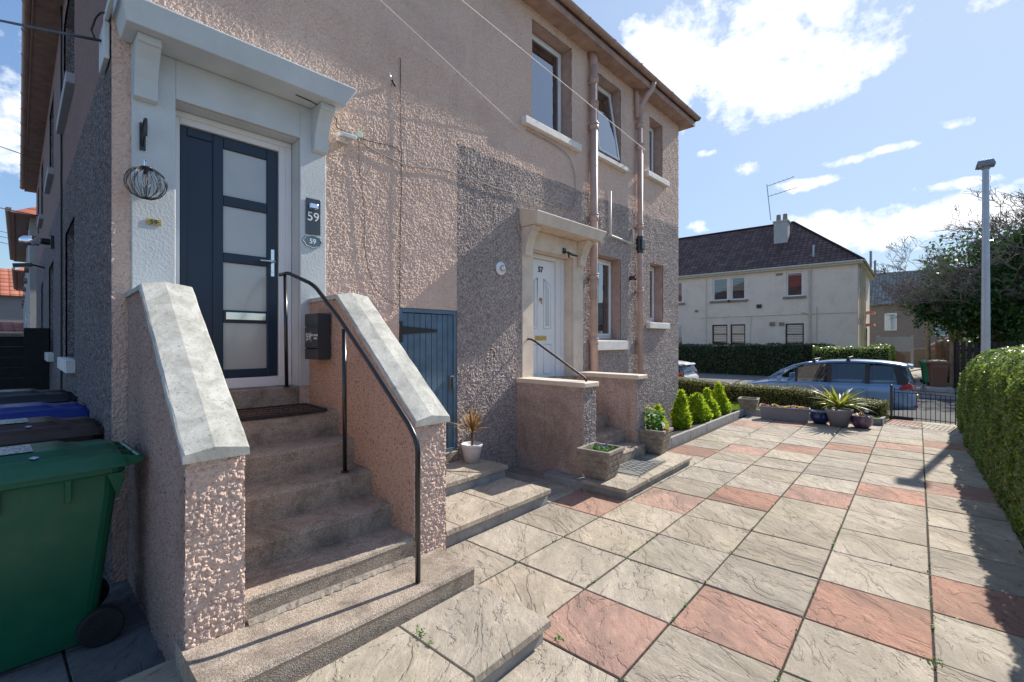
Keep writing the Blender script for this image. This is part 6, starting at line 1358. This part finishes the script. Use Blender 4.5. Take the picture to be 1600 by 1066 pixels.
sw = thing('stone_boundary_wall', 'low dark rubble wall closing the far end of the path', 'wall')
b = MB(); b.box(-1.0, 12, 44.2, 44.6, -.3, 1.15); b.build('wall', M['stonewall'], sw)
tp = thing('telegraph_pole', 'brown wooden pole standing at the far end of the path', 'pole', (.55, 43.0, -.2))
b = MB(); b.tube([(0, 0, 0), (0, 0, 7.2)], [.14, .10], 10); b.build('post', M['bark'], tp, smooth=True)
# red brick lean-tos on the right
for i, (x0, x1, y0, z1, z2) in enumerate(((9.5, 16, 50, 1.6, 3.2), (19, 26, 50, 1.4, 3.0))):
    s2 = thing('brick_lean_to', ['red brick lean-to with a pale sloping edge behind the dark fence', 'red brick lean-to with a pale sloping edge at the far right'][i], 'shed')
    b = MB(); b.loft([[(x0, y0, -.2), (x1, y0, -.2), (x1, y0, z2), (x0, y0, z1)], [(x0, y0 + 3, -.2), (x1, y0 + 3, -.2), (x1, y0 + 3, z2), (x0, y0 + 3, z1)]]); b.build('wall', M['brickred'], s2)
    b = MB(); b.tube([(x0 - .1, y0 - .05, z1 + .03), (x1 + .1, y0 - .05, z2 + .03)], .08, 6); b.build('verge', M['whiter'], s2)

# ================================================================== FENCES ACROSS THE STREET
def picket(name, label, p, q, h, mat, w=.11, gap=.03, z=-.2, post=2.2, seed=0, top=0):
    t = thing(name, label, 'fence'); p = Vector((*p, 0)); q = Vector((*q, 0)); d = q - p; L = d.length; d.normalize(); an = math.atan2(d.y, d.x); rg_ = random.Random(seed)
    MM = Matrix.Translation((p.x, p.y, z)) @ Matrix.Rotation(an, 4, 'Z'); b = MB(); n = int(L / (w + gap))
    for i in range(n):
        x = i * (w + gap); hh = h + rg_.uniform(-.012, .012); b.box(x, x + w, -.035, -.018, .06, hh, M=MM)
    b.build('pale', M[mat], t)
    b = MB(); b.box(0, L, -.0175, .02, .35, .43, M=MM); b.box(0, L, -.0175, .02, h - .35, h - .27, M=MM); b.build('rail', M[mat], t)
    for i in range(int(L / post) + 1): b = MB(); x = min(L - .05, i * post); b.box(x - .05, x + .05, -.005, .095, -.1, h + .03, M=MM); b.build('post', M[mat], t)
    return t
picket('brown_fence', 'sun bleached brown board fence leading back beside the bins', (1.08, 26.1), (1.0, 44), 1.85, 'woodp', .14, .012, -.2, 2.4, 1)
picket('dark_fence', 'dark stained picket fence running right behind the street lamp', (1.15, 26.15), (22, 30.5), 1.86, 'woodd', .13, .055, -.2, 2.3, 2)
b = MB(); b.box(1.4, 40, 27.2, 46, -.25, -.06); o = b.build('garden_lawn', M['lawn']); o['kind'] = 'structure'
gb = thing('green_water_butt', 'green barrel seen through the dark fence', 'barrel', (2.3, 27.6, -.1))
b = MB(); b.lathe([(.28, 0), (.34, .3), (.34, .7), (.30, 1.05), (0, 1.07)], (0, 0, 0), 18); b.build('barrel', M['bing2'], gb, smooth=True)

# ================================================================== TREES
def tree(name, label, loc, h, spread, seed, ivy=0, levels=6, trunk_r=.35, lean=(0, 0), asym=(0, 0), ivy_h=.7, wid=1.0, mass=None):
    t = thing(name, label, 'tree', loc, 0); rg_ = random.Random(seed); segs = []; ivypts = []
    def branch(p, d, L, r, lev):
        n = 4 if lev < 4 else 3; pts = [p]; rs = [r]; q = p.copy(); dd = d.copy()
        for i in range(n):
            dd = (dd + Vector((rg_.uniform(-1, 1), rg_.uniform(-1, 1), rg_.uniform(-.7, .9))) * (.20 + .03 * lev)).normalized(); q = q + dd * L / n; pts.append(q.copy()); rs.append(r * (1 - .42 * (i + 1) / n))
            if ivy and q.z < h * ivy_h and lev <= 3:
                for _ in range(2): ivypts.append((q + Vector((rg_.uniform(-.6, .6), rg_.uniform(-.6, .6), rg_.uniform(-.5, .3))), rg_.uniform(.6, 1.15) * max(.55, 1.1 - .15 * lev)))
        segs.append((pts, rs, lev))
        if lev >= levels: return
        k = rg_.choice((3, 3, 4)) if lev < levels - 1 else rg_.choice((2, 3, 4))
        for j in range(k):
            i = rg_.randint(2, n) if lev else rg_.randint(1, n); a = rg_.uniform(0, 2 * math.pi); sp = rg_.uniform(.45, 1.05) * spread
            perp = Vector((math.cos(a), math.sin(a), rg_.uniform(-.25, .45))); nd = (dd * 1.0 + perp * sp + Vector((asym[0], asym[1], .04)) * .3).normalized()
            branch(pts[i], nd, L * rg_.uniform(.58, .80), rs[i] * rg_.uniform(.55, .72), lev + 1)
    branch(Vector((0, 0, 0)), Vector((lean[0], lean[1], 1)).normalized(), h * .36, trunk_r, 0)
    Vs = []; Fs = []; nv = 0
    for pts, rs, lev in segs:
        m = 7 if lev < 2 else (5 if lev < 4 else 3); P_ = np.array(pts); Rr = np.maximum(np.array(rs), .009); T = np.gradient(P_, axis=0); T /= np.linalg.norm(T, axis=1)[:, None] + 1e-9
        ref = np.array([0, 0, 1.]) if abs(T[0, 2]) < .8 else np.array([1., 0, 0]); U = np.cross(T, ref); U /= np.linalg.norm(U, axis=1)[:, None] + 1e-9; Wv = np.cross(T, U); a = np.arange(m) / m * 2 * math.pi
        V_ = P_[:, None] + Rr[:, None, None] * (np.cos(a)[None, :, None] * U[:, None] + np.sin(a)[None, :, None] * Wv[:, None]); Vs.append(V_.reshape(-1, 3)); k = len(pts)
        i, j = np.meshgrid(np.arange(k - 1), np.arange(m), indexing='ij'); f = np.stack([i * m + j, i * m + (j + 1) % m, (i + 1) * m + (j + 1) % m, (i + 1) * m + j], -1).reshape(-1, 4) + nv; Fs.append(f); nv += k * m
    V_ = np.concatenate(Vs); V_[:, :2] *= wid
    np_mesh('trunk', V_, np.concatenate(Fs), M['bark'], t, smooth=True)
    if ivy:
        g_ = np.random.default_rng(seed); C = []; 
        # ivy mass: clumps round the trunk and big limbs
        cl = [(np.array(p) * [wid, wid, 1], s) for p, s in ivypts] + [(np.array([g_.normal(0, .5), g_.normal(0, .5), z]), 1.0) for z in np.linspace(.3, h * ivy_h, 40)]
        if mass:
            (cx, cy, cz), (rx, ry, rz_), k_ = mass; v = g_.normal(0, 1, (k_, 3)); v /= np.linalg.norm(v, axis=1)[:, None]; q_ = v * g_.uniform(.35, 1, (k_, 1)) ** .6 * [rx, ry, rz_] + [cx, cy, cz]; cl += [(p, g_.uniform(.8, 1.35)) for p in q_]
        for p, s in cl:
            n = int(ivy * s); v = g_.normal(0, 1, (n, 3)); v /= np.linalg.norm(v, axis=1)[:, None]; C.append(np.concatenate([p + v * (s * .75 * g_.uniform(.6, 1.05, (n, 1))) * [1, 1, 1.1], v], 1))
        C = np.concatenate(C); C = C[C[:, 2] > .2]
        leafmesh('crown', C[:, :3], C[:, 3:], .13, M['ivy'], t, asp=1.3, seed=seed, jit=1.1)
    return t
tree('ivy_clad_tree', 'large bare branched tree with a trunk and limbs smothered in dark ivy', (3.0, 34.5, -.2), 10.0, 1.05, 12, ivy=110, levels=7, trunk_r=.42, asym=(-.45, .1), ivy_h=.72, wid=1.25, mass=((0, 0, 4.7), (2.9, 2.4, 3.0), 46))
tree('ivy_clad_tree', 'second dense ivy covered tree with a bare twiggy top at the right edge', (6.9, 37.5, -.2), 9.6, .95, 23, ivy=110, levels=7, trunk_r=.40, ivy_h=.62, wid=1.1, mass=((0, 0, 4.2), (2.8, 2.4, 2.9), 40))
tree('bare_tree', 'bare spreading tree with fine pale twigs left of the ivy covered tree', (1.9, 37.0, -.2), 9.4, 1.1, 31, ivy=0, levels=6, trunk_r=.20, asym=(-.7, 0), wid=1.0)

# ================================================================== LEFT SIDE: fence and houses beyond the gable
bf = thing('black_board_fence', 'black boarded fence closing the side path beyond the bins', 'fence', M=HM @ Matrix.Translation((-8.4, gy(-8.4), 0)))
b = MB()
for i in range(9): b.box(-.01 - .012 * (i % 2), .02, -7, -.35, .05 + i * .195, .05 + i * .195 + .19)
b.build('board', M['fenceblk'], bf)
for y in (-.35, -2.2, -4.1): b = MB(); b.box(-.05, .06, y, y + .34 if y == -.35 else y + .1, 0, 1.96 if y == -.35 else 1.86); b.build('post', M['fenceblk'], bf, bevel=.01)
b = MB(); b.box(-.06, .05, -7, -.36, 1.806, 1.84); b.build('top_rail', M['woodp'], bf)
def terrace_house(name, label, x0, x1, yw_, z0, eave, mat, rmat, wall_d=8):
    t = thing(name, label, 'house', M=HM @ Matrix.Translation((0, 0, z0)))
    b = MB(); b.box(x0, x1, yw_, yw_ + wall_d, -1, eave); b.build('wall', M[mat], t)
    e = .42; p = [Vector((x0 - e, yw_ - e, eave)), Vector((x1 + e, yw_ - e, eave)), Vector((x1 + e, yw_ + wall_d + e, eave)), Vector((x0 - e, yw_ + wall_d + e, eave))]; r0_ = Vector((x0 + 4, yw_ + wall_d / 2, eave + 3)); r1_ = Vector((x1 - 4, yw_ + wall_d / 2, eave + 3))
    roof_obj('roof', [(p[0], p[1], r1_, r0_), (p[1], p[2], r1_), (p[2], p[3], r0_, r1_), (p[3], p[0], r0_)], M[rmat], t, .08)
    b = MB(); b.box(x0 - e, x1 + e, yw_ - e, yw_, eave - .03, eave - .005); b.box(x1, x1 + e, yw_, yw_ + 4, eave - .03, eave - .005); b.box(x0 - e, x1 + e, yw_ - e - .03, yw_ - e, eave - .03, eave + .13); b.build('soffit', M['soffit'], t)
    b = MB(); b.tube([(x0 - e, yw_ - e - .08, eave + .06), (x1 + e, yw_ - e - .08, eave + .06)], .07, 8); b.build('gutter', M['gutter'], t)
    n = max(2, int((x1 - x0) / 3.4))
    for i in range(n):
        for zz in (1.2, 4.2):
            xc = x1 - 1.8 - i * (x1 - x0 - 3) / (n - 1 if n > 1 else 1); f = MB(); f.box(xc - .5, xc + .5, yw_ - .02, yw_ + .05, zz, zz + 1.3); o = f.build('window', M['upvc'], t); q = MB(); q.box(xc - .42, xc + .42, yw_ - .03, yw_ - .021, zz + .08, zz + 1.22); q.build('pane', M['farglass'], o)
            q = MB(); q.box(xc - .6, xc + .6, yw_ - .12, yw_, zz - .14, zz - .003); q.build('sill', M['stonepot'], t)
    return t
terrace_house('pale_terraced_house', 'pale rendered house with an orange tiled hip roof next beyond the gable', -31.0, -18.4, .42, .2, 5.75, 'paler', 'roofr')
terrace_house('pale_terraced_house', 'second pale house with a red roof peeping out behind the nearer one', -52, -37, .45, .4, 5.6, 'paler', 'roofr')
rh = thing('red_roofed_house', 'grey house with a red pantiled roof and a blue reflecting window far left', 'house', (-66, -2.0, 0))
b = MB(); b.box(-8, 0, -24, 8, -1, 6.2); b.build('wall', M['greyr'], rh)
roof_obj('roof', [(Vector((.5, -24.4, 6.1)), Vector((.5, 8.4, 6.1)), Vector((-4, 8.4, 9.1)), Vector((-4, -24.4, 9.1))), (Vector((-8.5, 8.4, 6.1)), Vector((-8.5, -24.4, 6.1)), Vector((-4, -24.4, 9.1)), Vector((-4, 8.4, 9.1)))], M['roofr'], rh, .1)
for y in (-1.2, -6.5, -12): f = MB(); f.box(-.01, .06, y, y + 2.2, 3.6, 5.2); o = f.build('window', M['upvc'], rh); q = MB(); q.box(.061, .08, y + .15, y + 2.05, 3.75, 5.05); q.build('pane', M['farglass'], o)
gr = thing('red_garage', 'low red garage with an orange corrugated roof below the red roofed house', 'garage', (-52, -4, 0))
b = MB(); b.box(-5, 0, -16, 7.5, -1, 2.2); b.build('wall', M['brickred'], gr)
roof_obj('roof', [(Vector((.4, -16.3, 2.5)), Vector((.4, 7.8, 2.5)), Vector((-5.2, 7.8, 3.3)), Vector((-5.2, -16.3, 3.3)))], M['roofr'], gr, .08)
b = MB(); b.box(0, .05, -15, 7, 1.7, 2.35); b.build('white_fascia', M['whiter'], gr)
bank = MB(); bank.box(-60, -20, -30, 4, -.3, .55); o = bank.build('raised_yard', M['asphalt']); o['kind'] = 'structure'
car('small_white_car', 'pale car showing only its roof above the black fence', (-27.5, -1.05, .56), R(170), 'carwhite', 4.2, 1.48, bars=False)
bs = thing('garden_bush', 'yellow green bush above the fence at the left edge', 'shrub', (-40, -3.3, .5)); rg = np.random.default_rng(77); v = rg.normal(0, 1, (2500, 3)); v /= np.linalg.norm(v, axis=1)[:, None]; leafmesh('foliage', v * [1.2, 1.6, 1.3] * rg.uniform(.6, 1.05, (2500, 1)) + [0, 0, 1.4], v, .10, M['conifer'], bs, seed=5); b = MB(); b.lathe([(.1, 0), (.9, .6), (.9, 1.8), (0, 2.3)], (0, 0, 0), 10); b.build('inner_growth', M['core'], bs)

# ================================================================== OVERHEAD WIRES
def wire(name, label, p, q, r, mat, sag=.0, n=18):
    p = Vector(p); q = Vector(q); b = MB(); b.tube([p.lerp(q, i / n) + Vector((0, 0, -sag * 4 * (i / n) * (1 - i / n))) for i in range(n + 1)], r, 6); o = b.build(name, M[mat], None, smooth=True); return tag(o, label, 'wire')
def ray_pt(px, py, dep):
    d = Vector(((px - 800) / 724.2 * math.cos(YAW) - math.sin(YAW), (px - 800) / 724.2 * math.sin(YAW) + math.cos(YAW), -(py - 533) / 724.2)); return Vector((0, 0, 1.712)) + d * dep
hk = Hw(.03, 4.86, 4.60); wire('overhead_wire', 'thin pale telephone wire ending below the left upper window sill', tuple(hk), tuple(ray_pt(486, -100, 4)), .0045, 'sill')
hk2 = Hw(.16, 8.20, 5.30); wire('overhead_wire', 'long thin white wire crossing the upper window to the far drainpipe', tuple(hk2), tuple(ray_pt(598, -100, 3.6)), .005, 'sill')
hk3 = Hw(-.12, gy(0) - .05, 3.86); wire('service_cable', 'thick dark service cable running left from the big door canopy', tuple(hk3), tuple(ray_pt(-300, -37, 7)), .010, 'blackm', .03)
b = MB(); b.tube([Vector((0, 0, 0)), Vector((-.04, -.02, .08)), Vector((0, 0, .16)), Vector((.08, .02, .17)), Vector((.16, .04, .14))], .007, 6); o = b.build('drip_loop', M['blackm'], None, smooth=True); o.matrix_world = HM @ Matrix.Translation((-.16, gy(0) - .07, 3.87)); tag(o, 'dark looped cable end above the left end of the big door canopy', 'cable')
wire('gable_wire', 'thin dark wire reaching the gable gutter from the left', tuple(Hw(-13.0, .24, 6.5)), tuple(ray_pt(-200, 150, 30)), .012, 'blackm', .1)
wire('gable_wire', 'thin dark wire ending at a bracket on the gable wall', tuple(Hw(-11.5, gy(-11) - .1, 4.7)), tuple(ray_pt(-200, 275, 30)), .012, 'blackm', .1)
for i, (a, c) in enumerate(((372, 352), (380, 361), (390, 366))): wire('street_wire', ['upper of three thin wires between the far left houses', 'middle of three thin wires between the far left houses', 'lowest of three thin wires between the far left houses'][i], tuple(ray_pt(50, a, 40)), tuple(ray_pt(-200, c - 45, 40)), .022, 'blackm', .2)
